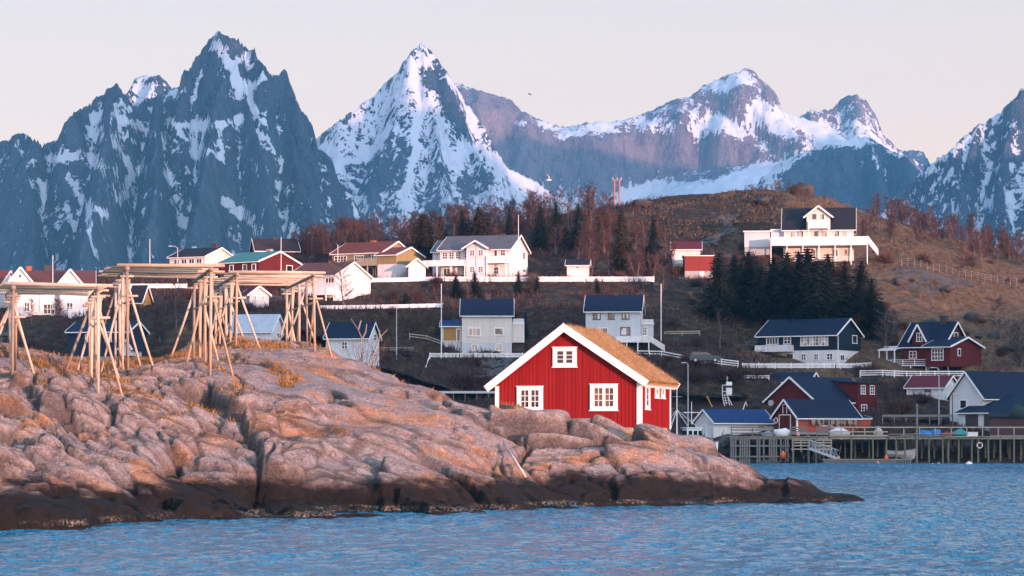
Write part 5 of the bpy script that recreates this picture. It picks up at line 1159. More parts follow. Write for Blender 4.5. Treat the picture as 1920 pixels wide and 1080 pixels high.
# ================================================================== FENCES, POLES, ROADS, HARBOUR
def gp(px, D, dz=0.): x = xof(px, D); return Vector((x, D, vh(x, D) + dz))
def fence(label, pts, hgt, style='picket', mat='trim', name='fence', cat='fence', group=None, step=2.2):
    """pts: (px, py of the foot, D)"""
    P = [W(*p) for p in pts]; o = empty(name, P[0], 0, label, cat, group); P = [p - P[0] for p in P]; q = MB()
    for A, B in zip(P[:-1], P[1:]):
        d = B - A; n = max(1, int(d.length / .17))
        if style in ('picket', 'solid'):
            for i in range(n):
                p = A.lerp(B, (i + .5) / n); k = .055 if style == 'picket' else .083
                dd = d.normalized(); q.bar((p.x, p.y, p.z + .08), (p.x, p.y, p.z + hgt), k * 2, .022, up=(-dd.y, dd.x, 0))
            ks = (.25, .8)
        else: ks = (.3, .62, .95) if style == 'rail3' else (.5, .95)
        for k in ks:
            off = Vector((0, .035, hgt * k)); q.bar(A + off, B + off, .04, .09 if style in ('picket', 'solid') else .13)
    q.build('pickets' if style in ('picket', 'solid') else 'rail', M[mat], o)
    for A, B in zip(P[:-1], P[1:]):
        m = max(1, round((B - A).length / step))
        for i in range(m + (1 if B is P[-1] else 0)):
            p = A.lerp(B, i / m); q = MB(); q.box(p.x - .06, p.x + .06, p.y + .06, p.y + .18, p.z - .35, p.z + hgt + .06); q.build('post', M[mat], o)
    return o
fence('long white picket fence in front of the big white house', [(835, 529, 433), (1226, 529, 435)], .85)
fence('white board fence running from the tiled house to the big white house', [(696, 530, 434), (760, 529, 434), (832, 527, 433)], .7, 'solid')
fence('white board fence on the terrace edge left of the tall flagpole', [(595, 581, 408), (690, 580, 408), (830, 577, 410)], .62, 'solid')
fence('white picket fence in front of the square cream house', [(806, 671, 397), (980, 671, 397)], .68)
fence('white picket fence in front of the two tone house', [(1392, 691, 397.5), (1607, 691, 397.5), (1634, 689, 400)], .75)
fence('white three rail fence below the dark red gabled house', [(1613, 707, 395), (1655, 706, 395), (1700, 708, 396), (1806, 708, 397)], .9, 'rail3')
fence('white rail fence dropping from the pale grey house to the road', [(1196, 668, 398), (1240, 669, 397), (1282, 677, 396)], .8, 'rail2')
fence('grey white rail fence on the bank left of the dark spruces', [(1246, 630, 410), (1312, 628, 410)], .6, 'rail2', 'pale_wood')
fence('short white rail fence right of the parked car', [(1322, 682, 392), (1384, 690, 392)], .95, 'rail3')
fence('white rail fence beside the road behind the far cottage', [(1386, 712, 388), (1442, 712, 388)], .55, 'rail2')
fence('grey rail fence on the path left of the square cream house', [(768, 636, 402), (800, 640, 402), (828, 650, 401)], .8, 'rail2', 'pale_wood')
fence('low grey rail fence behind the waterside house', [(711, 660, 392), (774, 660, 392)], .6, 'rail2', 'pale_wood')
fence('low white fence under the left racks before the long house', [(128, 598, 384), (190, 596, 384)], .6, 'solid')
fence('white balcony fence right of the left garden shed', [(238, 541, 420), (350, 541, 420)], .7, 'solid')
fence('leaning white garden fence left of the stone wall', [(795, 706, 390), (806, 672, 396)], .6, 'rail2')
# wire fence up by the birch belt
o = empty('wire_fence', gp(1690, 452), 0, 'long wire fence on thin weathered posts across the dry grass hill', 'fence'); l0 = o.location.copy(); prev = None; q = MB()
for i in range(19):
    px = 1690 + i * 12; p = gp(px, 452 + .5 * math.sin(i)) - l0; m = MB(); m.tube([p + Vector((0, 0, -.3)), p + Vector((R.uniform(-.08, .08), 0, 1.35))], .055, 5); m.build('post', M['grey_wood'], o)
    if prev is not None:
        for zz in (.5, .9, 1.2): q.tube([prev + Vector((0, 0, zz)), p + Vector((0, 0, zz))], .008, 3, False)
    prev = p
q.build('wire', M['metal'], o)
# stone retaining walls
def stone_mat():
    t = NT('dry_stone'); P = t.pos(); v = t.n('TexVoronoi', Vector=t.mapv(P, (1.5, 1.5, 2.4)), Scale=1.)
    e = t.n('TexVoronoi', {'feature': 'DISTANCE_TO_EDGE'}, Vector=t.mapv(P, (1.5, 1.5, 2.4)), Scale=1.)
    j = t.rng(e.outputs['Distance'], .02, .1); n = t.noise(P, 4., 5., .6)
    c = t.mix(n, (.07, .068, .066), (.18, .17, .16)); c = t.mix(t.sep(v.outputs['Color'])[0], mul((.12, .115, .11), .6), c); c = t.mix(j, (.015, .014, .013), c)
    return t.out(c, .95, j, .12, 1, .1)
STN = stone_mat()
def stone_wall(label, pts, h0, thick=.6):
    P = [W(*p) for p in pts]; q = MB()
    o0 = P[0].copy()
    for A, B in zip(P[:-1], P[1:]):
        n = max(2, int((B - A).length / .8))
        for i in range(n):
            a, b = A.lerp(B, i / n) - o0, A.lerp(B, (i + 1) / n) - o0; t_ = R.uniform(-.12, .12)
            q.add([(a.x, a.y, a.z - h0), (b.x, b.y, b.z - h0), (b.x, b.y, b.z + t_), (a.x, a.y, a.z + t_), (a.x, a.y + thick, a.z - h0), (b.x, b.y + thick, b.z - h0), (b.x, b.y + thick, b.z + t_), (a.x, a.y + thick, a.z + t_)],
                  [(0, 1, 2, 3), (3, 2, 6, 7), (5, 4, 7, 6), (0, 3, 7, 4), (1, 5, 6, 2)])
    o = q.build('stone_wall', STN); o.location = o0; return tag(o, label, 'stone wall')
stone_wall('high rough stone wall under the picket fence of the square house', [(845, 672, 396.5), (1000, 672, 396.5)], 3.6)
stone_wall('grey stone wall under the picket fence of the two tone house', [(1392, 692, 397), (1608, 692, 397)], 1.4)
stone_wall('stone terrace wall beneath the white balcony fence', [(275, 543, 419), (352, 541, 419)], 2.)
stone_wall('low stone wall under the long picket fence', [(836, 530, 432.6), (1228, 531, 434.6)], .9)
# roads
AS = simple('worn_asphalt', (.065, .066, .07), .85, .25, 1.2, .3)
def road(pts, w_, name='road'):
    q = MB(); vs = []
    P = [gp(px, D) for px, D in pts]; out = []
    for A, B in zip(P[:-1], P[1:]):
        for i in range(8): out.append(A.lerp(B, i / 8))
    out.append(P[-1]); L = []
    for p in out:
        for k in (-1, -.5, 0, .5, 1):
            y = p.y + k * w_ / 2; zz = max(vh(p.x, p.y - w_*.5), vh(p.x, p.y), vh(p.x, p.y + w_*.5)); L.append((p.x, y, zz + .15 - .03 * k * k))
    for i in range(len(out) - 1):
        for k in range(4): q.f.append((i*5+k, (i+1)*5+k, (i+1)*5+k+1, i*5+k+1))
    q.v = L; return tag(q.build(name, AS), kind='structure')
road([(560, 377), (760, 376), (870, 375.5), (1000, 377), (1150, 379), (1280, 381), (1405, 382)], 4.5)
road([(1662, 377.5), (1720, 377), (1776, 377)], 3.5)
def guard(label, pts):
    P = [W(px, py, D) for px, py, D in pts]; o = empty('guard_rail', P[0], 0, label, 'guard rail'); q = MB(); P = [p - P[0] for p in P]
    for A, B in zip(P[:-1], P[1:]): q.bar(A + Vector((0, 0, .6)), B + Vector((0, 0, .6)), .05, .3)
    q.build('rail', M['grey_wood' if 'jetty' in label else 'metal'], o)
    for p in P: q = MB(); q.box(p.x - .05, p.x + .05, p.y + .03, p.y + .12, p.z - .9, p.z + .68); q.build('post', M['grey_wood'], o)
guard('grey steel guard rail along the road left of the red house', [(px, 744, 372.6) for px in range(740, 1000, 22)])
guard('weathered guard rail on the harbour road behind the jetty', [(px, 788, 373.6) for px in range(1655, 1790, 22)])
# poles
def flagpole(px, top, base, D, label, r=.06, knob=True):
    A, B = W(px, base, D), W(px, top, D); o = empty('flagpole', A, 0, label, 'flagpole'); L = B.z - A.z
    q = MB(); q.tube([(0, 0, -1.5), (0, 0, L)], [r, r * .6], 7); q.build('pole', M['white'], o); q = MB(); q.ball((0, 0, L + .06), .1, 7, 5); q.build('finial', M['metal'], o)
for a in ((281, 450, 500, 430, 'white flagpole above the left garden shed'), (99, 481, 560, 386, 'white flagpole on the roof line of the long white house'), (527, 446, 508, 428, 'white flagpole before the green roofed house gable'), (633.5, 461, 520, 424, 'white flagpole left of the tiled house gable'), (972, 405, 520, 434, 'white flagpole in front of the big white house gable'), (827.5, 534, 664, 396, 'tall white flagpole left of the square cream house', .08), (1239.5, 534, 652, 404, 'tall white flagpole right of the pale grey house', .08)): flagpole(*a)
def lamp(px, top, base, D, label, arm=.8, sgn=-1, mat='metal'):
    A, B = W(px, base, D), W(px, top, D); o = empty('street_lamp', A, 0, label, 'street lamp', None); L = B.z - A.z
    q = MB(); q.tube([(0, 0, -1.5), (0, 0, L)], [.08, .055], 7); q.build('pole', M[mat], o)
    q = MB(); q.tube([(0, 0, L - .05), (sgn * arm * .6, 0, L + .2), (sgn * arm, 0, L + .22)], .035, 6); q.build('arm', M['metal'], o)
    q = MB(); q.bar((sgn * arm, 0, L + .2), (sgn * (arm + .55), 0, L + .2), .2, .12); q.build('lamp_head', M['metal'], o)
lamp(333, 464, 510, 430, 'street lamp with a short arm left of the black roofed bungalow'); lamp(743.5, 577, 708, 388, 'slim tall lamp post between the waterside house and the square house', .5); lamp(1290, 683, 806, 366, 'tall street lamp behind the moored fishing boat', .3); lamp(1760.5, 692, 776, 375, 'street lamp before the small red roofed house', .6); lamp(1786, 740, 806, 358, 'dark lamp post before the white boathouse gable', .7, 1, 'dark_wood'); lamp(1687, 563, 700, 404, 'thin lamp post on the bank before the gabled house', .4) if False else None
# power line mast and frame on the skyline
o = empty('power_pylon', gp(1157, 506), 0, 'twin pole wooden power pylon standing on the crest', 'pylon'); D_ = 506; zt = zof(336, D_) - o.location.z; s_ = F / D_
for dx_ in (-5 / s_, 4.5 / s_): q = MB(); q.tube([(dx_, 0, -1), (dx_, 0, zt)], [.17, .13], 7); q.build('pole', simple('reddish_pole', (.30, .16, .12), .85, .2, 3.), o)
q = MB(); q.bar((-9 / s_, 0, zt - .2), (8.5 / s_, 0, zt - .2), .16, .2); q.build('crossarm', M['grey_wood'], o)
q = MB(); q.bar((-5 / s_, 0, zt - 1.1), (4.5 / s_, 0, zt - 1.1), .1, .14); q.bar((-5 / s_, 0, zt - 4), (4.5 / s_, 0, zt - 1.6), .06, .1); q.build('brace', M['grey_wood'], o)
for x in (-8 / s_, 0, 7.5 / s_): q = MB(); q.tube([(x, 0, zt - .1), (x, 0, zt + .35)], [.09, .06], 6); q.build('insulator', M['metal'], o)
o = empty('goal_frame', gp(1396, 514), 0, 'thin white goal frame on the hill skyline', 'goal frame'); q = MB(); h_ = zof(363, 514) - o.location.z; q.tube([(-.4, 0, -.5), (-.4, 0, h_), (1.8, .3, h_ + .1), (1.8, .3, -.5)], .05, 6); q.build('frame', M['white'], o); q = MB(); q.tube([(1.8, .3, h_ + .1), (2.5, 1.6, -.5)], .04, 5); q.build('stay', M['white'], o)
# parked car
def paint(name, c): return NT(name).out(c, .3, spec=.5)
o = empty('parked_car', gp(1321, 391, .28), .05, 'dark teal estate car parked on the slope left of the rail fence', 'car'); CARP = paint('dark_teal_paint', (.012, .04, .055)); TY = simple('tyre_rubber', (.012, .012, .013), .9, .1)
q = MB(); q.prism([(-2.1, .28), (2.1, .28), (2.15, .62), (2.05, .86), (1.1, .95), (.6, 1.0), (-2.05, .98), (-2.18, .7)], -.82, .82); b_ = q.build('body', CARP, o)
q = MB(); q.prism([(-2.0, .98), (1.0, .96), (.35, 1.42), (-1.75, 1.44)], -.72, .72); q.build('cabin', CARP, o)
q = MB(); q.prism([(-1.8, 1.02), (-.65, 1.02), (-.65, 1.36), (-1.66, 1.37)], -.735, -.715); q.prism([(-.55, 1.02), (.82, 1.02), (.34, 1.36), (-.55, 1.36)], -.735, -.715); q.build('window', M['pane'], o)
for x in (-1.35, 1.35):
    for y in (-.83, .83): q = MB(); q.tube([(x, y - .1, .32), (x, y + .1, .32)], .32, 14); w_ = q.build('wheel', TY, o); q = MB(); q.tube([(x, y - .11 * (1 if y < 0 else -1), .32), (x, y - .115 * (1 if y < 0 else -1), .32)], .2, 12); q.build('rim', M['metal'], w_)
for y in (-.6, .6): q = MB(); q.ball((2.1, y, .68), .12, 8, 6, (.5, 1.3, .8)); q.build('headlight', M['white'], o)
# ---------------------------------------------------------------- jetty
JD = 355.; zd = zof(818, JD); sj = F / JD
def jx(px, D=JD): return xof(px, D)
jt = empty('jetty', (jx(1370), JD, 0), 0, 'long weathered timber jetty on tall piles along the harbour', 'jetty'); X0 = jx(1370)
def jl(px, D=JD): return xof(px, D) - X0
q = MB(); rj = random.Random(6)
x = jl(1368)
while x < jl(1960): w_ = rj.uniform(.18, .24); q.box(x, x + w_ - .02, -.3 + rj.uniform(-.1, .05), 9.5 if x < jl(1700) else 6, zd - .06, zd + rj.uniform(-.01, .015)); x += w_
q.build('deck', M['pale_wood'], jt)
for y in (0, 2.4, 4.8): q = MB(); q.bar((jl(1368), y, zd - .22), (jl(1960), y, zd - .22), .2, .28); q.build('beam', M['pale_wood'] if y == 0 else M['grey_wood'], jt)
GP = simple('green_stained_pile', (.16, .15, .095), .9, .3, 2., .3, dirt=(.05, .055, .035))
for px in (1595.5, 1636.7, 1662, 1680, 1697, 1742, 1768, 1778, 1797, 1822, 1834, 1853.6, 1876, 1901, 1922, 1945):
    q = MB(); q.tube([(jl(px), rj.uniform(-.05, .1), -2.5), (jl(px) + rj.uniform(-.06, .06), 0, zd - .07)], .12, 7); q.build('pile', GP, jt)
for y, st in ((2.4, 21), (4.8, 24)):
    px = 1490 + y
    while px < 1950: q = MB(); q.tube([(jl(px), y, -1), (jl(px) + rj.uniform(-.15, .15), y, zd - .37)], .13, 7); q.build('pile', GP, jt); px += st * rj.uniform(.7, 1.3)
q = MB(); q.tube([(jl(1717.7), -.35, -2.5), (jl(1718.5), -.35, zof(757, JD))], [.16, .12], 8); q.build('mooring_post', M['grey_wood'], jt)
# crib of upright boards at the left end
for i, (a, b_) in enumerate(((1369, 1381), (1386, 1399), (1403, 1406), (1418, 1424), (1430, 1433), (1441, 1455), (1462, 1464), (1471, 1477))):
    px = a
    while px <= b_: q = MB(); q.box(jl(px), jl(px) + .2, -.42, -.32, -1.5, zd + .0); q.build('upright', M['grey_wood'], jt); px += 4.2
for py in (836, 856): q = MB(); q.bar((jl(1368), -.48, zof(py, JD)), (jl(1480), -.48, zof(py, JD)), .1, .2); q.build('waling', M['grey_wood'], jt)
for px in (1376, 1400, 1424, 1448, 1472): q = MB(); q.tube([(jl(px), 3, -1.5), (jl(px), 3, zd - .1)], .15, 7); q.build('pile', M['dark_wood'], jt)
# railing
def jrail(a, b, n, mat, ks=(.45, 1.0), y=-.2, top=1.12, z0=None):
    z0 = zd if z0 is None else z0; A, B = jl(a), jl(b); q = MB()
    for k in ks: q.bar((A, y, z0 + top * k), (B, y, z0 + top * k), .05, .16)
    rl_ = q.build('railing', M[mat], jt)
    for i in range(n + 1): x = A + (B - A) * i / n; q = MB(); q.box(x - .06, x + .06, y + .03, y + .15, z0 - .4, z0 + top + .08); q.build('post', M[mat], rl_)
jrail(1371, 1450, 2, 'grey_wood', (.35, .7, 1.)); jrail(1483, 1513, 1, 'grey_wood', (.25, .5, .75, 1.)); jrail(1531, 1555, 1, 'grey_wood', (.2, .4, .6, .8, 1.)); jrail(1555, 1665, 5, 'pale_wood', (.1, .5, 1.)); jrail(1665, 1960, 10, 'pale_wood', (1.,))
for a, b_, dz, dy in ((1665, 1805, .35, -.35), (1725, 1780, .1, -.4), (1770, 1850, -.05, -.45), (1680, 1712, .1, -.42)): q = MB(); q.bar((jl(a), dy, zd + dz - .1), (jl(b_), dy, zd + dz + .05), .22, .06); q.build('loose_plank', M['pale_wood'], jt)
# lower landing with stairs
zl = zof(841, JD - 1)
for a, b_ in ((1482, 1515), (1525, 1556)):
    q = MB(); q.box(jl(a), jl(b_), -2.2, -.5, zl - .15, zl); q.build('landing', M['pale_wood'], jt); jrail(a + .6, b_ - .6, 2, 'pale_wood', (.35, .7, 1.), -2.15, 1.05, zl)
    for px in (a + 2, b_ - 2): q = MB(); q.tube([(jl(px), -2.0, -2.5), (jl(px), -2.0, zl - .16)], .13, 7); q.build('pile', M['grey_wood'], jt)
for k in (-.5, .5): q = MB(); q.bar((jl(1514), -1.3 + k, zd + .1), (jl(1527), -1.3 + k, zl), .06, .24); q.build('stringer', M['grey_wood'], jt)
for i in range(7): q = MB(); t_ = (i + .5) / 7; q.box(jl(1514 + 13 * t_) - .12, jl(1514 + 13 * t_) + .12, -1.75, -.85, zd + (zl - zd) * t_, zd + (zl - zd) * t_ + .05); q.build('step', M['pale_wood'], jt)
for i in range(9):
    px = 1495 + i * 9.5; a_, b_ = Vector((jl(px), rj.uniform(-.3, 2), -.6)), Vector((jl(px + rj.uniform(-22, 22)), rj.uniform(-.3, 2), rj.uniform(1., 2.6))); q = MB(); q.tube([a_, b_], .07, 5); q.build('brace', M['grey_wood'], jt)
# gangway and pontoon
A, B = W(1517, 841, 352), W(1572, 861, 350.5); o = empty('gangway', A, 0, 'grey sloping gangway with lattice rails down to the floating pontoon', 'gangway'); v_ = B - A; q = MB()
for k in (-.55, .55): q.bar((0, k, 0), (v_.x, v_.y + k, v_.z), .1, .28)
q.build('beam', M['metal'], o); q = MB(); q.bar((0, 0, .1), (v_.x, v_.y, v_.z + .1), 1.05, .05); q.build('walkway', M['grey_wood'], o); q = MB()
for k in (-.55, .55):
    q.tube([(0, k, 1.1), (v_.x, v_.y + k, v_.z + 1.1)], .03, 5)
    for i in range(8): a_, b_ = v_ * (i / 8), v_ * ((i + 1) / 8); q.tube([a_ + Vector((0, k, .1)), a_ + Vector((0, k, 1.1)), b_ + Vector((0, k, .1))], .022, 4, False)
q.build('railing', M['metal'], o)
o = empty('floating_pontoon', (xof(1542, 350), 349, 0), 0, 'long low floating pontoon with a plank front below the jetty', 'pontoon'); Lp = xof(1708, 350) - xof(1542, 350); q = MB(); q.box(0, Lp, 0, 2.6, .42, .52); q.build('deck', M['pale_wood'], o)
q = MB(); x = 0
while x < Lp: q.box(x, x + .16, -.05, -.01, -.25, .5); x += .21 if x < Lp * .8 else .30
q.build('skirt', M['grey_wood'], o); q = MB(); q.box(.1, Lp - .1, .05, 2.5, -.5, .41); q.build('float', M['dark_wood'], o)
# buoys
def bcol(n, c): return simple(n, c, .45, .12, 2., spec=.4)
BC = {'orange': bcol('orange_buoy_skin', (.72, .11, .035)), 'pink': bcol('faded_pink_buoy_skin', (.62, .22, .17)), 'white': bcol('white_buoy_skin', (.72, .70, .66))}
def buoy(px, py, D, r, c, label, rope=None):
    p = W(px, py, D); o = empty('buoy', p, 0, label, 'buoy', 'buoys in the harbour'); q = MB(); q.ball((0, 0, 0), r, 14, 10, (1, 1, 1.08)); q.build('float', BC[c], o, True)
    q = MB(); q.tube([(0, 0, r * .95), (0, 0, r * 1.25)], [r * .28, r * .2], 8); q.build('collar', BC['white'] if c != 'white' else BC['orange'], o)
    if rope: q = MB(); q.tube([(0, 0, r * 1.2), (.1, .4, rope)], .02, 4); q.build('rope', M['pale_wood'], o)
buoy(1468.5, 854, 354.3, .42, 'orange', 'big orange round buoy hanging on the front of the jetty', 1.8); buoy(1572.5, 859, 350, .2, 'pink', 'small pink buoy at the foot of the gangway'); buoy(1662, 858, 350.2, .24, 'orange', 'orange buoy lying on the pontoon edge'); buoy(1646, 868, 348.6, .2, 'pink', 'faded pink buoy at the pontoon waterline'); buoy(1748.5, 873.5, 338, .25, 'orange', 'orange buoy floating in open water left of the pink one'); buoy(1760, 870.5, 344, .22, 'pink', 'pink buoy floating in open water near the jetty'); buoy(1817, 873, 338, .46, 'white', 'large white buoy floating in open water'); buoy(1496, 815, 353, .26, 'pink', 'pale pink buoy tied to the upper landing rail')
# lifebuoys
def lifebuoy(loc, rz, label):
    o = empty('lifebuoy', loc, rz, label, 'lifebuoy', None); q = MB(); n = 20
    for k in range(4):
        pts = [(math.cos(a) * .33, 0, math.sin(a) * .33) for a in [2*math.pi*(k + j/5)/4 for j in range(6)]]
        q.tube(pts, .075, 8, False)
    q.build('ring', BC['white'], o, True); q = MB()
    for k in range(4): a = 2*math.pi*(k+.5)/4; q.tube([(math.cos(a-.15)*.33, 0, math.sin(a-.15)*.33), (math.cos(a+.15)*.33, 0, math.sin(a+.15)*.33)], .084, 8)
    q.build('band', BC['orange'], o)
p = BOAT.o.matrix_basis @ Vector((BOAT.u(1456), -BOAT.w/2 - .1, BOAT.z(788))); lifebuoy(p, BOAT.o.rotation_euler.z, 'white lifebuoy hanging beside the boathouse door'); lifebuoy(W(1837, 835, 354.7), 0, 'white lifebuoy hanging on a jetty pile at the right')
# stockfish drying on the boathouse wall
FI = [simple('dried_cod_skin', (.30, .24, .19), .8, .35, 6.), simple('dark_dried_cod', (.09, .06, .05), .8, .4, 6.)]
def fish_mesh(s):
    r = random.Random(s); q = MB(); L = r.uniform(.75, 1.05); a = r.uniform(.09, .13)
    q.tube([(0, 0, 0), (.01, 0, -.12), (0, .01, -L*.35), (.02, 0, -L*.7), (0, 0, -L*.92), (.02, 0, -L)], [.05, .028, a*.75, a, a*.75, .03], 7); q.add([(-.1, 0, .06), (.1, 0, .06), (.02, .02, -.12), (-.02, .02, -.12)], [(0, 1, 2, 3)]); return q
FM = [mesh_of(fish_mesh(i), 'fish', FI[i % 2]) for i in range(4)]
BOAT.o.matrix_basis
q = MB(); xw = BOAT.L/2 + .34; ya, yb_ = BOAT.v(1517), BOAT.v(1606); zz = BOAT.z(782.5); q.bar((xw, ya - .2, zz), (xw, yb_ + .2, zz), .06, .08); q.build('hanging_pole', M['pale_wood'], BOAT.o)
for i in range(40):
    t_ = i / 39; o = bpy.data.objects.new('dried_fish', FM[rj.randrange(4)]); COL.objects.link(o); o.location = BOAT.o.matrix_basis @ Vector((xw + rj.uniform(-.05, .08), ya + (yb_ - ya) * t_, zz - .04)); o.rotation_euler = (rj.uniform(-.1, .1), rj.uniform(-.1, .1), rj.uniform(0, 6)); o.scale = (1, 1, rj.uniform(.8, 1.15)); tag(o, 'dried cod hanging in the row on the coral boathouse wall', 'dried fish', 'dried fish on the boathouse wall')
# bags, tarpaulins, crates on the deck
def lump(name, px, py, D, w_, h_, dep, mat, label, cat, seed):
    r = random.Random(seed); q = MB(); q.ball((0, 0, 0), 1, 12, 8); ph_ = r.uniform(0, 6)
    q.v = [(v[0] * w_ * (1 + .14 * math.sin(4*v[2] + ph_)), v[1] * dep, (max(v[2], -.5) * (1 + .16 * math.sin(5*v[0] + ph_) * math.cos(3*v[1])) + .5) * h_ / 1.5) for v in q.v]
    o = q.build(name, mat, None, True); o.location = W(px, py, D); return tag(o, label, cat)
TW, TB, TT = simple('white_tarpaulin', (.62, .60, .58), .6, .15, 2., .4), simple('blue_tarpaulin', (.01, .17, .42), .5, .2, 2.), simple('turquoise_net', (.03, .24, .25), .9, .35, 5.); TR = simple('red_net', (.20, .03, .03), .9, .35, 5.); TG = simple('dark_green_net', (.02, .04, .03), .95, .4, 5., .5)
for a in (('tarp_bundle', 1440, 818, 355.5, .75, .65, .6, simple('grey_blue_tarpaulin', (.36, .42, .44), .6, .15, 2.), 'grey blue covered bundle at the left end of the jetty', 'bundle', 1), ('tarp_bundle', 1466, 818, 355.6, 1.15, 1.0, .7, TW, 'white covered heap before the boathouse door', 'bundle', 2), ('tarp_bundle', 1573, 818, 356.5, 1.3, 1.15, .7, TW, 'white covered heap behind the jetty railing below the boathouse', 'bundle', 3), ('tarp_bundle', 1647, 818, 356, .55, 1.2, .5, simple('cream_sack', (.52, .42, .36), .8, .2, 2.), 'cream sack behind the railing right of the white heap', 'sack', 4),
    ('tarp_bundle', 1735, 818, 357, .9, .8, .6, TB, 'bright blue tarpaulin heap right of the tall mooring post', 'bundle', 5), ('tarp_bundle', 1755, 818, 357.4, .7, .9, .6, TB, 'smaller bright blue tarpaulin heap near the red net', 'bundle', 6), ('net_heap', 1776, 818, 357, .75, .6, .6, TR, 'dark red net heap on the jetty', 'net', 7), ('net_heap', 1800, 818, 357, 1.0, .9, .6, TT, 'turquoise net heap on the jetty before the white boathouse', 'net', 8), ('net_heap', 1909, 784, 357.5, 1.1, 1.7, .9, TG, 'dark green net pile on the roof of the plank shed', 'net', 9)): lump(*a)
for i, (px, lb) in enumerate(((1818, 'white fish crate beside the turquoise net'), (1828, 'white fish crate, last of the row before the plank shed'))):
    o = empty('fish_crate', W(px, 818, 357), 0, lb, 'crate', 'white fish crates'); q = MB(); q.box(-.33, .33, -.25, .25, 0, .05); q.box(-.33, -.29, -.25, .25, .05, .5); q.box(.29, .33, -.25, .25, .05, .5); q.box(-.29, .29, -.25, -.21, .05, .5); q.box(-.29, .29, .21, .25, .05, .5); q.build('box', BC['white'], o); q = MB(); q.box(-.35, .35, -.27, .27, .5, .54); q.build('rim', BC['white'], o)
# boats
def hull(L, B_, dep, mat_h, mat_d, o, sheer=.35):
    q = MB(); n = 12; rows = []
    for i in range(n + 1):
        t_ = i / n; w_ = B_/2 * (1 - max(0, (t_ - .45) / .55) ** 2.2) * (1 if t_ > .05 else .9); zt_ = dep + sheer * (2*t_ - .7) ** 2 * (1 if t_ > .35 else .4)
        rows.append([(L*(t_-.5) + (.25 * t_ * k if t_ > .8 else 0), s * w_ * f, z_) for s, f, z_, k in ((-1, 1, zt_, 1), (-1, .86, dep*.45, .5), (-1, .12, -.15, 0), (1, .12, -.15, 0), (1, .86, dep*.45, .5), (1, 1, zt_, 1))])
    vs = [v for r_ in rows for v in r_]; fs = [(i*6+k, (i+1)*6+k, (i+1)*6+k+1, i*6+k+1) for i in range(n) for k in range(5)] + [(0, 1, 2, 3, 4, 5)]
    q.add(vs, fs); h_ = q.build('hull', mat_h, o); q = MB(); q.add([(v[0], v[1]*.97, v[2] - .12) for r_ in rows for v in (r_[0], r_[5])], [(2*i, 2*i+2, 2*i+3, 2*i+1) for i in range(n)]); q.build('deck', mat_d, o)
    q = MB()
    for k in (0, 5): q.tube([r_[k] for r_ in rows], .05, 5)
    q.build('gunwale', M['pale_wood'], o)
WH = paint('white_hull_paint', (.7, .7, .69)); BH = paint('blue_hull_paint', (.02, .06, .16))
o = empty('motor_boat', W(1687, 857, 357.5), -.12, 'small white motor boat lying under the jetty between the piles', 'boat'); o.rotation_euler = (0, .05, -.12); hull(3.6, 1.5, .75, WH, M['pale_wood'], o, .3); q = MB(); q.box(-2.05, -1.8, -.15, .15, .3, 1.2); q.build('outboard_motor', M['dark_wood'], o)
o = empty('fishing_boat', (xof(1281, 346), 346, 0), .25, 'moored white fishing boat with a derrick mast behind the red house', 'boat'); hull(8.5, 2.8, 1.7, WH, M['pale_wood'], o, .6)
q = MB(); q.box(.2, 2.0, -.9, .9, 1.6, 4.3); wh_ = q.build('wheelhouse', WH, o); q = MB(); q.box(0, 2.2, -1.05, 1.05, 4.32, 4.42); q.build('roof', WH, wh_); q = MB()
for y0 in (-.85, -.25, .35): q.box(.17, .199, y0, y0 + .5, 3.4, 4.0)
for x0 in (.4, 1.05, 1.65): q.box(x0, x0 + .45, -.93, -.901, 3.4, 4.0)
q.build('window', M['pane'], wh_)
zt = zof(728, 342); q = MB(); q.tube([(-.8, 0, 2), (-.8, 0, zt)], [.11, .05], 7); mt_ = q.build('mast', M['white'], o); q = MB(); q.tube([(-1.4, 0, zof(743, 342)), (-.1, 0, zof(743, 342))], .035, 5); q.build('spreader', M['pale_wood'], mt_)
q = MB()
for e in ((-2.6, -1.2, 2.4), (-2.2, 1.2, 2.4), (.2, -1.1, 4.6), (3.8, 0, 2.9), (-4.2, 0, 2.6)): q.tube([(-.8, 0, zof(768, 342)), e], .03, 4)
q.build('stay', M['white'], mt_); q = MB(); q.tube([(1.2, .4, 4.8), (1.2, .4, zof(752, 342))], .04, 5); q.build('aerial', M['white'], o)
for s in (-1, 1):
    q = MB(); q.tube([(-4.4, s*1.3, 2.5), (-4.3, s*1.3, 3.4), (-.3, s*1.5, 3.3)], .03, 5); q.build('railing', M['metal'], o)
# lookout mast behind the shed
o = empty('signal_mast', gp(1368, 379), 0, 'white boxed lookout on a leaning lattice mast behind the white shed', 'mast'); z0 = o.location.z; D_ = 379; s_ = F / D_
def ml(px, py): return Vector(((px - 1368) / s_, 0, zof(py, D_) - z0))
q = MB()
for k, y in ((-.35, 0), (.35, 0), (0, .6)):
    q.tube([Vector((ml(1369, 770).x + k, y, -.3)), Vector((ml(1359, 741).x + k, y * .8, ml(1359, 741).z))], .05, 5)
for i in range(9): t_ = i / 9; a_ = Vector((ml(1369, 770).x, 0, -.3)).lerp(Vector((ml(1359, 741).x, 0, ml(1359, 741).z)), t_); q.tube([a_ + Vector((-.35, 0, 0)), a_ + Vector((.35, 0, 0))], .03, 4)
q.tube([ml(1377, 768), ml(1364, 742)], .045, 5); q.build('lattice', M['white'], o)
q = MB(); a_, b_ = ml(1354, 741), ml(1372, 716); q.box(a_.x + .55, b_.x, -.4, .6, a_.z + .1, b_.z); q.box(a_.x, a_.x + .06, -.4, .5, a_.z, b_.z - .5); q.build('box', M['white'], o)
q = MB()
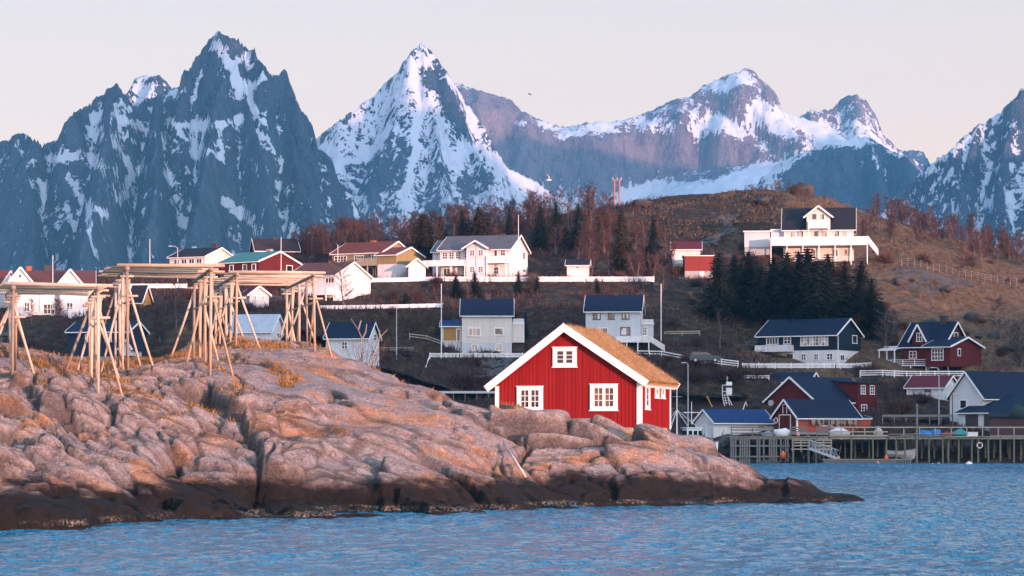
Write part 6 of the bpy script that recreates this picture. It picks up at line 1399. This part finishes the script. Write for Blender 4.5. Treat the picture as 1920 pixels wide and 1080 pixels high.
for py in (741, 734, 722): z_ = ml(0, py).z; q.bar((a_.x, -.45, z_), (b_.x, -.45, z_), .05, .07)
q.build('railing', M['white'], o); q = MB(); q.box(a_.x + .3, b_.x + .02, -.47, -.43, ml(0, 727).z, ml(0, 723).z); q.build('band', M['dark_wood'], o)
q = MB(); c_ = ml(1363.5, 716); q.tube([c_ + Vector((0, 0, 0)), ml(1363.5, 705)], .05, 5); q.bar(ml(1361, 709), ml(1366, 709), .05, .05); q.build('aerial', M['metal'], o)
q = MB(); q.tube([ml(1326, 744), ml(1339, 770)], .08, 6); q.bar(ml(1324, 744), ml(1328.5, 744), .06, .08); q.build('derrick', simple('yellow_derrick', (.42, .26, .05), .7, .2), o)
# gulls
def gull(px, py, D, span, bank, rz, mats, label, wings):
    o = empty('gull', W(px, py, D), rz, label, 'bird'); o.rotation_euler = (bank, .1, rz); s = span / 1.2
    q = MB(); q.tube([(.26*s, 0, .03*s), (.2*s, 0, .04*s), (.1*s, 0, .02*s), (-.08*s, 0, 0), (-.2*s, 0, 0), (-.3*s, 0, .01*s)], [.012*s, .04*s, .065*s, .075*s, .045*s, .02*s], 9)
    q.add([(-.26*s, -.03*s, .012*s), (-.26*s, .03*s, .012*s), (-.38*s, .07*s, .012*s), (-.38*s, -.07*s, .012*s)], [(0, 1, 2, 3), (3, 2, 1, 0)]); q.build('body', mats[0], o, True)
    for sg in (-1, 1):
        z1, z2 = wings; q = MB(); L = [(.1, .04, .02, .16), (.14, .28, z1, .15), (.03, .46, (z1 + z2)/2, .1), (-.1, .6, z2, .02)]
        vs = []
        for x, y, z, c in L: vs += [(x*s, sg*y*s, z*s + .012*s), ((x - c)*s, sg*y*s, z*s), (x*s, sg*y*s, z*s - .006*s)]
        fs = []
        for i in range(3):
            for k in range(3): fs.append((i*3+k, (i+1)*3+k, (i+1)*3+(k+1)%3, i*3+(k+1)%3))
        q.add(vs, fs + [(0, 1, 2), (9, 11, 10)]); q.build('wing', mats[1], o)
    q = MB(); q.tube([(.255*s, 0, .03*s), (.31*s, 0, .015*s)], [.014*s, .004*s], 6); q.build('beak', simple('yellow_beak', (.5, .3, .05), .5, .1), o)
gull(993.5, 177, 330, .85, .25, 2.6, (simple('dark_feathers', (.05, .05, .055), .8), simple('dark_wing_feathers', (.06, .06, .065), .8)), 'small dark gull gliding high in the sky between the peaks', (.14, .05))
gull(1029, 338, 250, 1.15, -.35, -.3, (simple('white_feathers', (.78, .74, .7), .7, .05), simple('pale_grey_wing_feathers', (.62, .60, .58), .7, .1)), 'white gull in flight lit by the low sun before the cliff', (.22, .34))
# ================================================================== LIGHT, SKY, CAMERA
w = bpy.data.worlds.new('World'); sc.world = w; w.use_nodes = True
nt = w.node_tree; bg = nt.nodes['Background']
sky = nt.nodes.new('ShaderNodeTexSky'); sky.sky_type = 'NISHITA'; sky.sun_disc = False
sun_dir = Vector((SUN_SX, -1, math.tan(SUN_EL) * math.sqrt(1 + SUN_SX**2))).normalized()   # towards the sun
sky.sun_elevation = SUN_EL; sky.sun_rotation = math.atan2(sun_dir.x, sun_dir.y)
sky.air_density = 1.0; sky.dust_density = 1.0; sky.ozone_density = 2.0
SKY_STRENGTH, EXPO = .15, 1.0
GLOW = (1.95, 1.8, 1.8)
tc = nt.nodes.new('ShaderNodeTexCoord'); sx = nt.nodes.new('ShaderNodeSeparateXYZ'); nt.links.new(tc.outputs['Generated'], sx.inputs[0])
rp = nt.nodes.new('ShaderNodeValToRGB'); nt.links.new(sx.outputs['Z'], rp.inputs[0]); el = rp.color_ramp.elements
ST = [(0., (2.05, 1.17, .76)), (.06, (1.84, 1.14, .76)), (.105, (1.50, 1.05, .76)), (.155, (1.17, .94, .81)), (.22, (.72, .84, 1.02)), (.45, (.42, .80, 1.38)), (1., (.40, .80, 1.50))]
while len(el) < len(ST): el.new(.5)
for e, (p_, c_) in zip(el, ST): e.position = p_; e.color = c_ + (1,)
gn = nt.nodes.new('ShaderNodeMix'); gn.data_type = 'RGBA'; gn.blend_type = 'MULTIPLY'; gn.inputs[0].default_value = 1
k_ = 1 / (SKY_STRENGTH * 2 ** EXPO); nt.links.new(rp.outputs[0], gn.inputs[6]); gn.inputs[7].default_value = (k_, k_, k_, 1)
mx = nt.nodes.new('ShaderNodeMix'); mx.data_type = 'RGBA'; mx.inputs[0].default_value = .84
nt.links.new(sky.outputs[0], mx.inputs[6]); nt.links.new(gn.outputs[2], mx.inputs[7])
# the afterglow round the sun, behind the camera
vm = nt.nodes.new('ShaderNodeVectorMath'); vm.operation = 'DOT_PRODUCT'; nt.links.new(tc.outputs['Generated'], vm.inputs[0]); vm.inputs[1].default_value = sun_dir
mr = nt.nodes.new('ShaderNodeMapRange'); mr.interpolation_type = 'SMOOTHSTEP'; nt.links.new(vm.outputs['Value'], mr.inputs[0])
for i_, v_ in ((1, -.1), (2, 1.), (3, 0.), (4, 1.)): mr.inputs[i_].default_value = v_
gl = nt.nodes.new('ShaderNodeMix'); gl.data_type = 'RGBA'; gl.blend_type = 'ADD'; gl.inputs[0].default_value = 1
sc_ = nt.nodes.new('ShaderNodeMix'); sc_.data_type = 'RGBA'; nt.links.new(mr.outputs[0], sc_.inputs[0]); sc_.inputs[6].default_value = (0, 0, 0, 1); sc_.inputs[7].default_value = (GLOW[0]*k_, GLOW[1]*k_, GLOW[2]*k_, 1)
nt.links.new(mx.outputs[2], gl.inputs[6]); nt.links.new(sc_.outputs[2], gl.inputs[7])
nt.links.new(gl.outputs[2], bg.inputs[0]); bg.inputs[1].default_value = SKY_STRENGTH
sl = bpy.data.lights.new('sun', 'SUN'); sl.energy = 5.0; sl.angle = math.radians(.55); sl.color = (1.0, .47, .37)
so = bpy.data.objects.new('sun', sl); COL.objects.link(so); so.rotation_euler = sun_dir.to_track_quat('Z', 'Y').to_euler()
cam = bpy.data.cameras.new('camera'); co = bpy.data.objects.new('camera', cam); COL.objects.link(co)
co.location = (0, 0, CH); co.rotation_euler = (math.pi/2, 0, 0)
cam.sensor_width = 36; cam.lens = F / 1920 * 36; cam.shift_y = (HY - 540) / 1920
cam.clip_start = 1; cam.clip_end = 20000
sc.camera = co
vs = sc.view_settings; vs.view_transform = 'Standard'; vs.look = 'None'; vs.gamma = 1; vs.exposure = EXPO; vs.use_curve_mapping = False
sc.cycles.max_bounces = 5; sc.cycles.diffuse_bounces = 3; sc.cycles.glossy_bounces = 2; sc.cycles.transparent_max_bounces = 4
sc.cycles.use_denoising = True
sc.cycles.caustics_reflective = False; sc.cycles.caustics_refractive = False
